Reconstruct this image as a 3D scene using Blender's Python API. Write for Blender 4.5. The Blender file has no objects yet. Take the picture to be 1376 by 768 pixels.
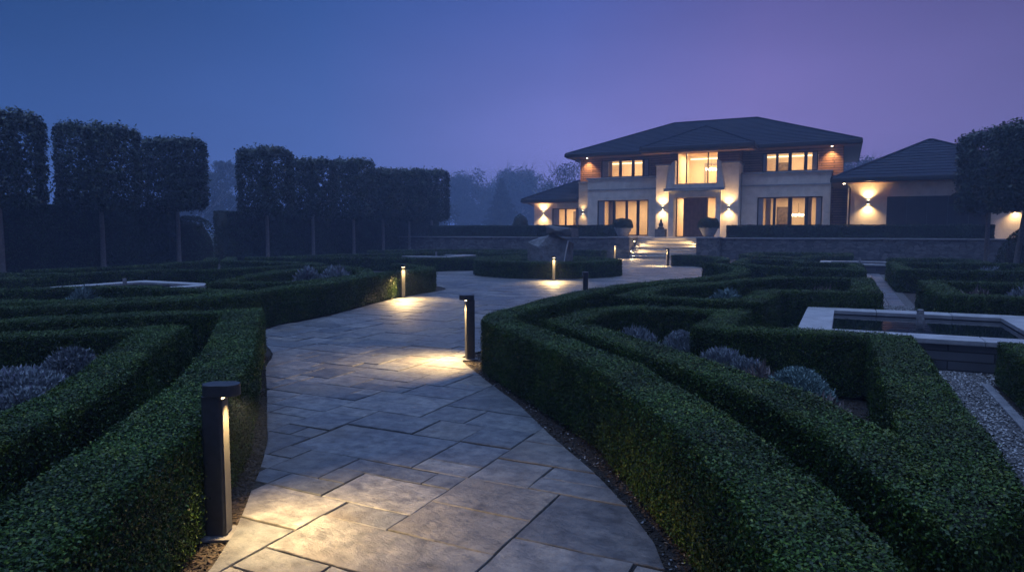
import bpy, bmesh, math, random
import numpy as np
from mathutils import Vector, noise

random.seed(7)
RNG = np.random.default_rng(11)
R = math.radians
SC = bpy.context.scene
COL = SC.collection

# ------------------------------------------------------------------ camera
# World axes follow the garden: x runs along the house front, y away towards the house, the viewer stands at the origin.
YAW = R(25.9)
cam_d = bpy.data.cameras.new('camera')
cam_d.sensor_width = 36.0
cam_d.lens = 36.0 * 917.0 / 1376.0
cam_d.clip_end = 3000
cam = bpy.data.objects.new('camera', cam_d)
cam.location = (0, 0, 1.6)
cam.rotation_euler = (R(90) - math.atan(74 / 917), 0, YAW)
COL.objects.link(cam)
SC.camera = cam

# ------------------------------------------------------------------ render settings and exposure
SC.render.engine = 'CYCLES'
SC.view_settings.view_transform = 'Standard'
SC.view_settings.look = 'None'
SC.view_settings.exposure = 0.0
SC.view_settings.gamma = 1.0
SC.view_settings.use_curve_mapping = False
cy = SC.cycles
cy.max_bounces = 5
cy.diffuse_bounces = 3
cy.glossy_bounces = 3
cy.transmission_bounces = 4
cy.transparent_max_bounces = 12
cy.volume_bounces = 1
cy.sample_clamp_indirect = 4.0
cy.use_denoising = True
try:
    cy.denoiser = 'OPENIMAGEDENOISE'
    cy.denoising_prefilter = 'ACCURATE'
except Exception:
    pass

# ------------------------------------------------------------------ dusk sky
SUN_EL, SUN_AZ = R(1.0), R(205)
SKY_GAIN = 1.15
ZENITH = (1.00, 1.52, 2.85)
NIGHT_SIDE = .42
def ramp(nt, stops, interp='LINEAR'):
    n = nt.nodes.new('ShaderNodeValToRGB')
    cr = n.color_ramp
    cr.interpolation = interp
    while len(cr.elements) < len(stops):
        cr.elements.new(0.5)
    for e, (p, c) in zip(cr.elements, stops):
        e.position = p
        e.color = tuple(c) + (1,)
    return n
def build_world():
    w = bpy.data.worlds.new('World')
    SC.world = w
    w.use_nodes = True
    nt = w.node_tree
    N, L = nt.nodes, nt.links
    N.clear()
    out = N.new('ShaderNodeOutputWorld')
    bg = N.new('ShaderNodeBackground')
    L.new(bg.outputs[0], out.inputs[0])
    sky = N.new('ShaderNodeTexSky')
    sky.sky_type = 'NISHITA'
    sky.sun_disc = False
    sky.sun_elevation = SUN_EL
    sky.sun_rotation = SUN_AZ
    sky.air_density = 1.0
    sky.dust_density = 2.0
    sky.ozone_density = 4.0
    tc = N.new('ShaderNodeTexCoord')
    # bearing across the sky: from the dark east (0) round to the violet afterglow (1)
    dot = N.new('ShaderNodeVectorMath'); dot.operation = 'DOT_PRODUCT'
    dot.inputs[1].default_value = (math.cos(YAW), math.sin(YAW), 0)
    L.new(tc.outputs['Generated'], dot.inputs[0])
    mr = N.new('ShaderNodeMapRange')
    mr.inputs['From Min'].default_value = -0.65
    mr.inputs['From Max'].default_value = 0.65
    L.new(dot.outputs['Value'], mr.inputs['Value'])
    low = ramp(nt, [(0.0, (.020, .066, .240)), (0.30, (.072, .125, .390)), (0.55, (.215, .200, .560)), (0.75, (.260, .185, .500)), (1.0, (.145, .105, .285))])
    top = ramp(nt, [(0.0, (.004, .027, .105)), (0.30, (.021, .058, .210)), (0.55, (.054, .080, .300)), (0.75, (.088, .070, .235)), (1.0, (.060, .040, .120))])
    L.new(mr.outputs[0], low.inputs[0]); L.new(mr.outputs[0], top.inputs[0])
    sep = N.new('ShaderNodeSeparateXYZ'); L.new(tc.outputs['Generated'], sep.inputs[0])
    e1 = N.new('ShaderNodeMapRange'); e1.interpolation_type = 'SMOOTHSTEP'
    e1.inputs['From Min'].default_value = 0.02; e1.inputs['From Max'].default_value = 0.36
    L.new(sep.outputs['Z'], e1.inputs['Value'])
    m1 = N.new('ShaderNodeMixRGB'); L.new(e1.outputs[0], m1.inputs[0]); L.new(low.outputs[0], m1.inputs[1]); L.new(top.outputs[0], m1.inputs[2])
    # the sky opposite the afterglow is already close to night
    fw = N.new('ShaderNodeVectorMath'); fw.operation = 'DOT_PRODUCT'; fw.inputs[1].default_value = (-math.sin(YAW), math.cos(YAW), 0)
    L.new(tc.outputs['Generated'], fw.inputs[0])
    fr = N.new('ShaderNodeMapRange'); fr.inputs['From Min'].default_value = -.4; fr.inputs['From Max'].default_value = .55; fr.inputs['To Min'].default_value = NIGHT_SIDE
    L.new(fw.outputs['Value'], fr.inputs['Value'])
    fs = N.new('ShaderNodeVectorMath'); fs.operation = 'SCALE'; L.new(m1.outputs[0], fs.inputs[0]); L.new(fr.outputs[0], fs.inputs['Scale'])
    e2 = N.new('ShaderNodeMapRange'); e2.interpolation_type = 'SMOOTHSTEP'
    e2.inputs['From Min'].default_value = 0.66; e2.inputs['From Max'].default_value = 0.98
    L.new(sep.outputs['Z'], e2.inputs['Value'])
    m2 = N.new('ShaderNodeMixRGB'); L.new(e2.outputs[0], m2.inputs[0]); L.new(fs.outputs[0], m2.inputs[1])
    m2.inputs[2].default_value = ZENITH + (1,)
    # soft uneven mist in the upper air
    nz = N.new('ShaderNodeTexNoise'); nz.inputs['Scale'].default_value = 2.4; nz.inputs['Detail'].default_value = 5
    mpz = N.new('ShaderNodeMapping'); mpz.inputs['Scale'].default_value = (1, 1, 3.2); L.new(tc.outputs['Generated'], mpz.inputs['Vector'])
    L.new(mpz.outputs[0], nz.inputs['Vector'])
    nr = N.new('ShaderNodeMapRange'); nr.inputs['To Min'].default_value = 0.80; nr.inputs['To Max'].default_value = 1.20
    L.new(nz.outputs[0], nr.inputs['Value'])
    mm = N.new('ShaderNodeVectorMath'); mm.operation = 'SCALE'
    L.new(m2.outputs[0], mm.inputs[0]); L.new(nr.outputs[0], mm.inputs['Scale'])
    nk = N.new('ShaderNodeVectorMath'); nk.operation = 'SCALE'; nk.inputs['Scale'].default_value = 0.05
    L.new(sky.outputs[0], nk.inputs[0])
    ad = N.new('ShaderNodeVectorMath'); ad.operation = 'ADD'
    L.new(mm.outputs[0], ad.inputs[0]); L.new(nk.outputs[0], ad.inputs[1])
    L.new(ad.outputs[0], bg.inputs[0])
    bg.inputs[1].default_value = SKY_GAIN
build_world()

# the last of the afterglow, very weak and wide
sd = bpy.data.lights.new('sun', 'SUN')
sd.energy = 0.03
sd.angle = R(40)
sd.color = (.75, .65, 1.0)
sun = bpy.data.objects.new('sun', sd)
sun.rotation_euler = (R(62), 0, R(-25))
COL.objects.link(sun)

# ------------------------------------------------------------------ helpers: objects
def meta(o, label=None, cat=None, group=None, kind=None):
    if label: o['label'] = label
    if cat: o['category'] = cat
    if group: o['group'] = group
    if kind: o['kind'] = kind
    return o
def empty(name, loc=(0, 0, 0), rz=0.0):
    o = bpy.data.objects.new(name, None)
    o.empty_display_size = 0.2
    o.location = loc
    o.rotation_euler = (0, 0, rz)
    COL.objects.link(o)
    return o
def link(name, me, mats, parent=None, loc=None, rz=0.0):
    o = bpy.data.objects.new(name, me)
    for m in (mats if isinstance(mats, (list, tuple)) else [mats]):
        if m.name not in [x.name for x in me.materials if x]:
            me.materials.append(m)
    COL.objects.link(o)
    if parent: o.parent = parent
    if loc: o.location = loc
    o.rotation_euler = (0, 0, rz)
    return o
def copy_tree(o, parent=None):
    c = o.copy(); COL.objects.link(c); c.parent = parent
    for ch in [k for k in bpy.data.objects if k.parent == o]:
        copy_tree(ch, c)
    return c

class MB:
    def __init__(s): s.v = []; s.f = []
    def add(s, vs, fs):
        n = len(s.v); s.v += [tuple(p) for p in vs]; s.f += [tuple(i + n for i in f) for f in fs]; return s
    def box(s, x0, y0, z0, x1, y1, z1):
        return s.add([(x0,y0,z0),(x1,y0,z0),(x1,y1,z0),(x0,y1,z0),(x0,y0,z1),(x1,y0,z1),(x1,y1,z1),(x0,y1,z1)],
                     [(3,2,1,0),(4,5,6,7),(0,1,5,4),(1,2,6,5),(2,3,7,6),(3,0,4,7)])
    def prism_z(s, poly, z0, z1):
        n = len(poly)
        return s.add([(x,y,z0) for x,y in poly] + [(x,y,z1) for x,y in poly],
                     [tuple(reversed(range(n))), tuple(range(n, 2*n))] + [(i,(i+1)%n,(i+1)%n+n,i+n) for i in range(n)])
    def prism_y(s, poly, y0, y1):       # polygon in x,z, counter-clockwise seen from -y
        n = len(poly)
        return s.add([(x,y0,z) for x,z in poly] + [(x,y1,z) for x,z in poly],
                     [tuple(range(n)), tuple(reversed(range(n, 2*n)))] + [((i+1)%n,i,i+n,(i+1)%n+n) for i in range(n)])
    def lathe(s, cx, cy_, prof, n=24):
        vs = []; fs = []
        for r, z in prof:
            vs += [(cx + r*math.cos(2*math.pi*k/n), cy_ + r*math.sin(2*math.pi*k/n), z) for k in range(n)]
        for j in range(len(prof)-1):
            fs += [(j*n+k, j*n+(k+1)%n, (j+1)*n+(k+1)%n, (j+1)*n+k) for k in range(n)]
        fs.append(tuple(reversed(range(n)))); fs.append(tuple((len(prof)-1)*n + k for k in range(n)))
        return s.add(vs, fs)
    def tube(s, pts, rads, n=8):
        vs = []; fs = []
        pts = [Vector(p) for p in pts]
        for i, p in enumerate(pts):
            d = (pts[min(i+1, len(pts)-1)] - pts[max(i-1, 0)]).normalized()
            u = d.cross(Vector((0.31, 0.95, 0.07))).normalized(); w = d.cross(u)
            vs += [tuple(p + (u*math.cos(2*math.pi*k/n) + w*math.sin(2*math.pi*k/n))*rads[i]) for k in range(n)]
        for j in range(len(pts)-1):
            fs += [(j*n+k, j*n+(k+1)%n, (j+1)*n+(k+1)%n, (j+1)*n+k) for k in range(n)]
        fs.append(tuple(reversed(range(n)))); fs.append(tuple((len(pts)-1)*n + k for k in range(n)))
        return s.add(vs, fs)
    def wall(s, y0, y1, x0, x1, z0, z1, ops=()):     # wall slab in the x-z plane with rectangular openings
        xs = sorted({x0, x1, *[q for o in ops for q in o[:2]]}); zs = sorted({z0, z1, *[q for o in ops for q in o[2:]]})
        hole = lambda i, j: any(o[0] <= (xs[i]+xs[i+1])/2 <= o[1] and o[2] <= (zs[j]+zs[j+1])/2 <= o[3] for o in ops)
        full = lambda i, j: 0 <= i < len(xs)-1 and 0 <= j < len(zs)-1 and not hole(i, j)
        for i in range(len(xs)-1):
            for j in range(len(zs)-1):
                if hole(i, j): continue
                a, b, c, d = xs[i], xs[i+1], zs[j], zs[j+1]
                s.add([(a,y0,c),(b,y0,c),(b,y0,d),(a,y0,d)], [(0,1,2,3)])
                s.add([(a,y1,c),(b,y1,c),(b,y1,d),(a,y1,d)], [(3,2,1,0)])
                if not full(i-1, j): s.add([(a,y0,c),(a,y1,c),(a,y1,d),(a,y0,d)], [(3,2,1,0)])
                if not full(i+1, j): s.add([(b,y0,c),(b,y1,c),(b,y1,d),(b,y0,d)], [(0,1,2,3)])
                if not full(i, j-1): s.add([(a,y0,c),(b,y0,c),(b,y1,c),(a,y1,c)], [(3,2,1,0)])
                if not full(i, j+1): s.add([(a,y0,d),(b,y0,d),(b,y1,d),(a,y1,d)], [(0,1,2,3)])
        return s
    def build(s, name, mats, parent=None, bevel=0.0, smooth=False, segs=2):
        me = bpy.data.meshes.new(name)
        me.from_pydata(s.v, [], s.f); me.update()
        if smooth:
            me.polygons.foreach_set('use_smooth', [True]*len(me.polygons))
        o = link(name, me, mats, parent)
        if bevel:
            m = o.modifiers.new('bevel', 'BEVEL'); m.width = bevel; m.segments = segs; m.limit_method = 'ANGLE'
        return o

def quads(name, V, F, mats, parent=None, midx=None):
    me = bpy.data.meshes.new(name)
    V = np.ascontiguousarray(V, np.float32); F = np.ascontiguousarray(F, np.int32)
    me.vertices.add(len(V)); me.vertices.foreach_set('co', V.ravel())
    me.loops.add(F.size); me.loops.foreach_set('vertex_index', F.ravel())
    me.polygons.add(len(F)); me.polygons.foreach_set('loop_start', np.arange(0, F.size, 4, dtype=np.int32))
    o = link(name, me, mats, parent)
    if midx is not None: me.polygons.foreach_set('material_index', np.ascontiguousarray(midx, np.int32))
    me.update(calc_edges=True)
    return o

# ------------------------------------------------------------------ helpers: materials
def newmat(name):
    m = bpy.data.materials.new(name); m.use_nodes = True
    nt = m.node_tree
    return m, nt, nt.nodes['Principled BSDF']
def mat(name, c1, c2=None, scale=3.0, rough=.6, rough2=None, bump=0.0, bscale=None, metal=0.0, island=0.0, detail=6.0, spec=.5, emis=None, estr=0.0):
    """surface whose colour and gloss wander between two values with noise, plus an optional per-piece tint and a noise bump"""
    m, nt, P = newmat(name)
    N, L = nt.nodes, nt.links
    P.inputs['Roughness'].default_value = rough
    P.inputs['Metallic'].default_value = metal
    P.inputs['Specular IOR Level'].default_value = spec
    tc = N.new('ShaderNodeTexCoord')
    nz = N.new('ShaderNodeTexNoise'); nz.inputs['Scale'].default_value = scale; nz.inputs['Detail'].default_value = detail
    L.new(tc.outputs['Object'], nz.inputs['Vector'])
    rp = ramp(nt, [(.32, c1), (.68, c2 or c1)], 'LINEAR'); L.new(nz.outputs[0], rp.inputs[0])
    last = rp.outputs[0]
    if island:
        g = N.new('ShaderNodeNewGeometry')
        r2 = N.new('ShaderNodeMapRange'); r2.inputs['To Min'].default_value = 1-island; r2.inputs['To Max'].default_value = 1+island
        L.new(g.outputs['Random Per Island'], r2.inputs['Value'])
        vm = N.new('ShaderNodeVectorMath'); vm.operation = 'SCALE'; L.new(last, vm.inputs[0]); L.new(r2.outputs[0], vm.inputs['Scale'])
        last = vm.outputs[0]
    L.new(last, P.inputs['Base Color'])
    if rough2 is not None:
        r3 = N.new('ShaderNodeMapRange'); r3.inputs['To Min'].default_value = rough; r3.inputs['To Max'].default_value = rough2
        L.new(nz.outputs[0], r3.inputs['Value']); L.new(r3.outputs[0], P.inputs['Roughness'])
    if bump:
        n2 = N.new('ShaderNodeTexNoise'); n2.inputs['Scale'].default_value = bscale or scale*6; n2.inputs['Detail'].default_value = 8
        L.new(tc.outputs['Object'], n2.inputs['Vector'])
        b = N.new('ShaderNodeBump'); b.inputs['Strength'].default_value = 1.0; b.inputs['Distance'].default_value = bump
        L.new(n2.outputs[0], b.inputs['Height']); L.new(b.outputs[0], P.inputs['Normal'])
    if emis:
        P.inputs['Emission Color'].default_value = tuple(emis) + (1,); P.inputs['Emission Strength'].default_value = estr
    return m
def leafmat(name, dark, mid, light, tip, rough=.42, tips=.06, spec=.45, young=None):
    """leaves: each leaf its own tint, patches of younger growth, a few yellow tips"""
    m, nt, P = newmat(name)
    N, L = nt.nodes, nt.links
    g = N.new('ShaderNodeNewGeometry')
    rp = ramp(nt, [(0, dark), (.45, mid), (1-tips-.03, light), (1-tips, tip)], 'LINEAR')
    L.new(g.outputs['Random Per Island'], rp.inputs[0])
    tc = N.new('ShaderNodeTexCoord')
    nz = N.new('ShaderNodeTexNoise'); nz.inputs['Scale'].default_value = 1.7; nz.inputs['Detail'].default_value = 4
    L.new(tc.outputs['Object'], nz.inputs['Vector'])
    mr = N.new('ShaderNodeMapRange'); mr.inputs['From Min'].default_value = .3; mr.inputs['From Max'].default_value = .7
    mr.inputs['To Min'].default_value = .6; mr.inputs['To Max'].default_value = 1.4
    L.new(nz.outputs[0], mr.inputs['Value'])
    vm = N.new('ShaderNodeVectorMath'); vm.operation = 'SCALE'; L.new(rp.outputs[0], vm.inputs[0]); L.new(mr.outputs[0], vm.inputs['Scale'])
    last = vm.outputs[0]
    if young:
        n2 = N.new('ShaderNodeTexNoise'); n2.inputs['Scale'].default_value = 5.5; n2.inputs['Detail'].default_value = 3
        L.new(tc.outputs['Object'], n2.inputs['Vector'])
        m2 = N.new('ShaderNodeMapRange'); m2.inputs['From Min'].default_value = .58; m2.inputs['From Max'].default_value = .72; m2.inputs['To Max'].default_value = .65
        L.new(n2.outputs[0], m2.inputs['Value'])
        mx = N.new('ShaderNodeMixRGB'); L.new(m2.outputs[0], mx.inputs[0]); L.new(last, mx.inputs[1]); mx.inputs[2].default_value = tuple(young)+(1,)
        last = mx.outputs[0]
    L.new(last, P.inputs['Base Color'])
    P.inputs['Roughness'].default_value = rough
    P.inputs['Specular IOR Level'].default_value = spec
    return m
def brickmat(name, c1, c2, mortar, bw, rh, ms=.008, bump=.01, rough=.75, offset=.5):
    m, nt, P = newmat(name)
    N, L = nt.nodes, nt.links
    tc = N.new('ShaderNodeTexCoord'); sp = N.new('ShaderNodeSeparateXYZ'); L.new(tc.outputs['Object'], sp.inputs[0])
    ad = N.new('ShaderNodeMath'); ad.operation = 'ADD'; L.new(sp.outputs['X'], ad.inputs[0]); L.new(sp.outputs['Y'], ad.inputs[1])
    cb = N.new('ShaderNodeCombineXYZ'); L.new(ad.outputs[0], cb.inputs['X']); L.new(sp.outputs['Z'], cb.inputs['Y'])
    br = N.new('ShaderNodeTexBrick')
    br.inputs['Scale'].default_value = 1.0; br.inputs['Brick Width'].default_value = bw; br.inputs['Row Height'].default_value = rh
    br.inputs['Mortar Size'].default_value = ms; br.inputs['Mortar Smooth'].default_value = .2; br.offset = offset
    br.inputs['Color1'].default_value = c1 + (1,); br.inputs['Color2'].default_value = c2 + (1,); br.inputs['Mortar'].default_value = mortar + (1,)
    L.new(cb.outputs[0], br.inputs['Vector'])
    nz = N.new('ShaderNodeTexNoise'); nz.inputs['Scale'].default_value = 2.5; nz.inputs['Detail'].default_value = 7; L.new(tc.outputs['Object'], nz.inputs['Vector'])
    mr = N.new('ShaderNodeMapRange'); mr.inputs['To Min'].default_value = .7; mr.inputs['To Max'].default_value = 1.3; L.new(nz.outputs[0], mr.inputs['Value'])
    vm = N.new('ShaderNodeVectorMath'); vm.operation = 'SCALE'; L.new(br.outputs['Color'], vm.inputs[0]); L.new(mr.outputs[0], vm.inputs['Scale'])
    L.new(vm.outputs[0], P.inputs['Base Color']); P.inputs['Roughness'].default_value = rough
    b = N.new('ShaderNodeBump'); b.inputs['Strength'].default_value = 1; b.inputs['Distance'].default_value = -bump
    L.new(br.outputs['Fac'], b.inputs['Height']); L.new(b.outputs[0], P.inputs['Normal'])
    return m
def emitmat(name, col, strength):
    m, nt, P = newmat(name)
    P.inputs['Base Color'].default_value = tuple(col) + (1,)
    P.inputs['Emission Color'].default_value = tuple(col) + (1,); P.inputs['Emission Strength'].default_value = strength
    return m
def glassmat(name):
    m = bpy.data.materials.new(name); m.use_nodes = True
    nt = m.node_tree; N, L = nt.nodes, nt.links; N.clear()
    out = N.new('ShaderNodeOutputMaterial'); mx = N.new('ShaderNodeMixShader'); tr = N.new('ShaderNodeBsdfTransparent'); gl = N.new('ShaderNodeBsdfGlossy')
    tr.inputs[0].default_value = (.9, .93, .92, 1); gl.inputs['Roughness'].default_value = .02
    fr = N.new('ShaderNodeFresnel'); fr.inputs[0].default_value = 1.5
    L.new(fr.outputs[0], mx.inputs[0]); L.new(tr.outputs[0], mx.inputs[1]); L.new(gl.outputs[0], mx.inputs[2]); L.new(mx.outputs[0], out.inputs[0])
    return m
def slabmat(name):
    """riven flagstone: each slab its own tint, cloudy mineral stains, fine ridges from splitting"""
    m, nt, P = newmat(name)
    N, L = nt.nodes, nt.links
    tc = N.new('ShaderNodeTexCoord'); g = N.new('ShaderNodeNewGeometry')
    off = N.new('ShaderNodeVectorMath'); off.operation = 'SCALE'; off.inputs[0].default_value = (37, 91, 53); L.new(g.outputs['Random Per Island'], off.inputs['Scale'])
    pos = N.new('ShaderNodeVectorMath'); pos.operation = 'ADD'; L.new(tc.outputs['Object'], pos.inputs[0]); L.new(off.outputs[0], pos.inputs[1])
    tint = ramp(nt, [(0, (.056,.063,.074)), (.2, (.116,.123,.131)), (.4, (.078,.086,.096)), (.55, (.140,.132,.120)), (.75, (.098,.107,.120)), (.9, (.168,.166,.160)), (1, (.072,.080,.090))], 'LINEAR'); L.new(g.outputs['Random Per Island'], tint.inputs[0])
    n1 = N.new('ShaderNodeTexNoise'); n1.inputs['Scale'].default_value = 3.2; n1.inputs['Detail'].default_value = 10; n1.inputs['Roughness'].default_value = .62; n1.inputs['Distortion'].default_value = .5; L.new(pos.outputs[0], n1.inputs['Vector'])
    st = ramp(nt, [(.30, (.66,.67,.70)), (.5, (.98,.98,.98)), (.70, (1.22,1.18,1.10))], 'LINEAR'); L.new(n1.outputs[0], st.inputs[0])
    mu = N.new('ShaderNodeVectorMath'); mu.operation = 'MULTIPLY'; L.new(tint.outputs[0], mu.inputs[0]); L.new(st.outputs[0], mu.inputs[1])
    nf = N.new('ShaderNodeTexNoise'); nf.inputs['Scale'].default_value = 11; nf.inputs['Detail'].default_value = 10; nf.inputs['Roughness'].default_value = .7; L.new(pos.outputs[0], nf.inputs['Vector'])
    fr_ = ramp(nt, [(.32, (.42,.42,.44)), (.50, (1,1,1)), (.66, (1.55,1.52,1.44))], 'LINEAR'); L.new(nf.outputs[0], fr_.inputs[0])
    mu2 = N.new('ShaderNodeVectorMath'); mu2.operation = 'MULTIPLY'; L.new(mu.outputs[0], mu2.inputs[0]); L.new(fr_.outputs[0], mu2.inputs[1])
    nb = N.new('ShaderNodeTexNoise'); nb.inputs['Scale'].default_value = 1.1; nb.inputs['Detail'].default_value = 6; L.new(pos.outputs[0], nb.inputs['Vector'])
    br_ = N.new('ShaderNodeMapRange'); br_.inputs['From Min'].default_value = .52; br_.inputs['From Max'].default_value = .70; br_.inputs['To Max'].default_value = .55; L.new(nb.outputs[0], br_.inputs['Value'])
    mb_ = N.new('ShaderNodeMixRGB'); L.new(br_.outputs[0], mb_.inputs[0]); L.new(mu2.outputs[0], mb_.inputs[1]); mb_.inputs[2].default_value = (.115, .095, .070, 1)
    L.new(mb_.outputs[0], P.inputs['Base Color'])
    rr = N.new('ShaderNodeMapRange'); rr.inputs['To Min'].default_value = .3; rr.inputs['To Max'].default_value = .75; L.new(n1.outputs[0], rr.inputs['Value']); L.new(rr.outputs[0], P.inputs['Roughness'])
    sc = N.new('ShaderNodeMapping'); sc.inputs['Scale'].default_value = (1.0, 1.7, 1.0); sc.inputs['Rotation'].default_value = (0, 0, .6); L.new(pos.outputs[0], sc.inputs['Vector'])
    n2 = N.new('ShaderNodeTexNoise'); n2.inputs['Scale'].default_value = 2.6; n2.inputs['Detail'].default_value = 12; n2.inputs['Roughness'].default_value = .7; n2.inputs['Distortion'].default_value = .12; L.new(sc.outputs[0], n2.inputs['Vector'])
    b1 = N.new('ShaderNodeBump'); b1.inputs['Strength'].default_value = 1.0; b1.inputs['Distance'].default_value = .04; L.new(n2.outputs[0], b1.inputs['Height'])
    n3 = N.new('ShaderNodeTexNoise'); n3.inputs['Scale'].default_value = 60; n3.inputs['Detail'].default_value = 4; L.new(pos.outputs[0], n3.inputs['Vector'])
    b2 = N.new('ShaderNodeBump'); b2.inputs['Strength'].default_value = .5; b2.inputs['Distance'].default_value = .002; L.new(n3.outputs[0], b2.inputs['Height']); L.new(b1.outputs[0], b2.inputs['Normal'])
    L.new(b2.outputs[0], P.inputs['Normal'])
    return m
def rubblemat(name, c1, c2, scale=3.5):
    m, nt, P = newmat(name)
    N, L = nt.nodes, nt.links
    tc = N.new('ShaderNodeTexCoord'); mp = N.new('ShaderNodeMapping'); mp.inputs['Scale'].default_value = (1, 1, 2.2); L.new(tc.outputs['Object'], mp.inputs['Vector'])
    v = N.new('ShaderNodeTexVoronoi'); v.inputs['Scale'].default_value = scale; L.new(mp.outputs[0], v.inputs['Vector'])
    e = N.new('ShaderNodeTexVoronoi'); e.feature = 'DISTANCE_TO_EDGE'; e.inputs['Scale'].default_value = scale; L.new(mp.outputs[0], e.inputs['Vector'])
    sp = N.new('ShaderNodeSeparateXYZ'); L.new(v.outputs['Color'], sp.inputs[0])
    rp = ramp(nt, [(0, c1), (1, c2)], 'LINEAR'); L.new(sp.outputs[0], rp.inputs[0])
    er = ramp(nt, [(0, (.25,.25,.25)), (.06, (1,1,1))], 'LINEAR'); L.new(e.outputs['Distance'], er.inputs[0])
    mu = N.new('ShaderNodeVectorMath'); mu.operation = 'MULTIPLY'; L.new(rp.outputs[0], mu.inputs[0]); L.new(er.outputs[0], mu.inputs[1]); L.new(mu.outputs[0], P.inputs['Base Color'])
    b = N.new('ShaderNodeBump'); b.inputs['Distance'].default_value = .04; L.new(er.outputs[0], b.inputs['Height']); L.new(b.outputs[0], P.inputs['Normal'])
    P.inputs['Roughness'].default_value = .8
    return m
def watermat(name):
    m, nt, P = newmat(name)
    N, L = nt.nodes, nt.links
    P.inputs['Base Color'].default_value = (.006, .010, .014, 1); P.inputs['Roughness'].default_value = .04; P.inputs['Specular IOR Level'].default_value = .6
    tc = N.new('ShaderNodeTexCoord'); n = N.new('ShaderNodeTexNoise'); n.inputs['Scale'].default_value = 5; n.inputs['Detail'].default_value = 3; L.new(tc.outputs['Object'], n.inputs['Vector'])
    b = N.new('ShaderNodeBump'); b.inputs['Strength'].default_value = .25; b.inputs['Distance'].default_value = .007; L.new(n.outputs[0], b.inputs['Height']); L.new(b.outputs[0], P.inputs['Normal'])
    return m

WARM = (1.0, .66, .30)
M = {}
M['box'] = leafmat('box_leaf', (.005,.014,.003), (.020,.049,.006), (.052,.104,.012), (.120,.150,.018), tips=.04, rough=.45, spec=.22, young=(.100,.135,.018))
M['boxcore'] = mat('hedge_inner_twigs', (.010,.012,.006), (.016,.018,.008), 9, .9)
M['yew'] = leafmat('yew_needle', (.008,.018,.008), (.016,.034,.013), (.028,.050,.018), (.040,.065,.020), rough=.55, spec=.3)
M['tree'] = leafmat('clipped_tree_leaf', (.008,.016,.008), (.015,.030,.012), (.026,.046,.016), (.040,.060,.020), rough=.45, spec=.35)
M['wild'] = leafmat('wild_tree_leaf', (.018,.026,.014), (.030,.042,.020), (.050,.064,.028), (.065,.075,.034), rough=.6, spec=.25)
M['lav'] = leafmat('lavender_leaf', (.095,.12,.13), (.165,.195,.21), (.25,.285,.30), (.22,.22,.28), rough=.7, tips=.10, spec=.25)
M['san'] = leafmat('cotton_lavender_leaf', (.07,.105,.10), (.11,.165,.158), (.17,.24,.23), (.19,.26,.23), rough=.75, tips=.05, spec=.2)
M['dry'] = leafmat('dry_stalk', (.10,.08,.07), (.15,.12,.11), (.20,.16,.15), (.22,.19,.15), rough=.8, spec=.2)
M['bark'] = mat('tree_bark', (.17,.16,.145), (.28,.265,.24), 14, .85, bump=.015)
M['soil'] = mat('garden_soil', (.016,.012,.009), (.038,.028,.020), 9, .95, bump=.03, bscale=40)
M['lawn'] = mat('meadow_grass', (.030,.042,.018), (.055,.065,.028), 3, .9, bump=.05, bscale=30)
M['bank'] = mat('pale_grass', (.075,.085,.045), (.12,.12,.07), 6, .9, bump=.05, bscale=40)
M['gravelbed'] = mat('gravel_fines', (.05,.048,.046), (.12,.117,.113), 45, .9, bump=.02, bscale=90)
M['gravel'] = mat('gravel_stone', (.17,.168,.165), (.29,.285,.28), 30, .8, island=.85)
M['chips'] = mat('bark_chip', (.022,.015,.010), (.055,.039,.026), 30, .9, island=.6)
M['mortar'] = mat('paving_joint', (.007,.0065,.006), (.018,.016,.014), 5, .95, bump=.006)
M['slab'] = slabmat('flagstone')
M['coping'] = mat('pale_coping_stone', (.23,.235,.24), (.35,.35,.35), 5, .5, .7, bump=.006, island=.06)
M['limestone'] = brickmat('limestone', (.62,.56,.48), (.67,.61,.53), (.50,.45,.39), 1.2, .55, .006, .004, .75)
M['palebrick'] = brickmat('pale_brick', (.46,.41,.34), (.55,.49,.41), (.34,.31,.27), .45, .10, .010, .008)
M['brick'] = brickmat('long_red_brick', (.27,.135,.085), (.36,.185,.118), (.07,.045,.035), 1.4, .15, .018, .02)
M['rubble'] = rubblemat('rubble_stone', (.09,.09,.095), (.20,.195,.19))
M['poolwall'] = brickmat('dark_slate_course', (.055,.06,.07), (.10,.105,.115), (.02,.02,.022), .9, .11, .008, .012)
M['slate'] = mat('roof_slate', (.010,.014,.026), (.021,.027,.046), 7, .75, .9, bump=.006, island=.12, spec=.15)
M['gutter'] = mat('dark_gutter', (.018,.019,.022), (.025,.026,.03), 4, .45)
M['soffit'] = mat('timber_soffit', (.16,.085,.05), (.22,.12,.07), 6, .6)
M['frame'] = mat('bronze_window_frame', (.030,.028,.030), (.045,.042,.042), 6, .4, metal=.3)
M['shutter'] = mat('grey_side_panel', (.22,.22,.24), (.27,.27,.29), 4, .6)
M['door'] = mat('walnut_door', (.10,.045,.028), (.17,.080,.048), 5, .45, bump=.003)
M['garagedoor'] = mat('dark_garage_panel', (.020,.022,.028), (.032,.034,.042), 3, .35)
M['glass'] = glassmat('window_glass')
M['plaster'] = mat('cream_plaster', (.66,.56,.43), (.72,.62,.48), 2, .9)
M['floorwood'] = mat('oak_floor', (.20,.12,.07), (.30,.19,.11), 4, .5)
M['curtain'] = mat('linen_curtain', (.50,.45,.38), (.58,.52,.44), 12, .9)
M['picture'] = mat('dark_print', (.05,.045,.04), (.22,.17,.12), 7, .5)
M['bronze'] = mat('dark_bronze', (.035,.030,.028), (.06,.05,.045), 9, .45, metal=.5)
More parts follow.
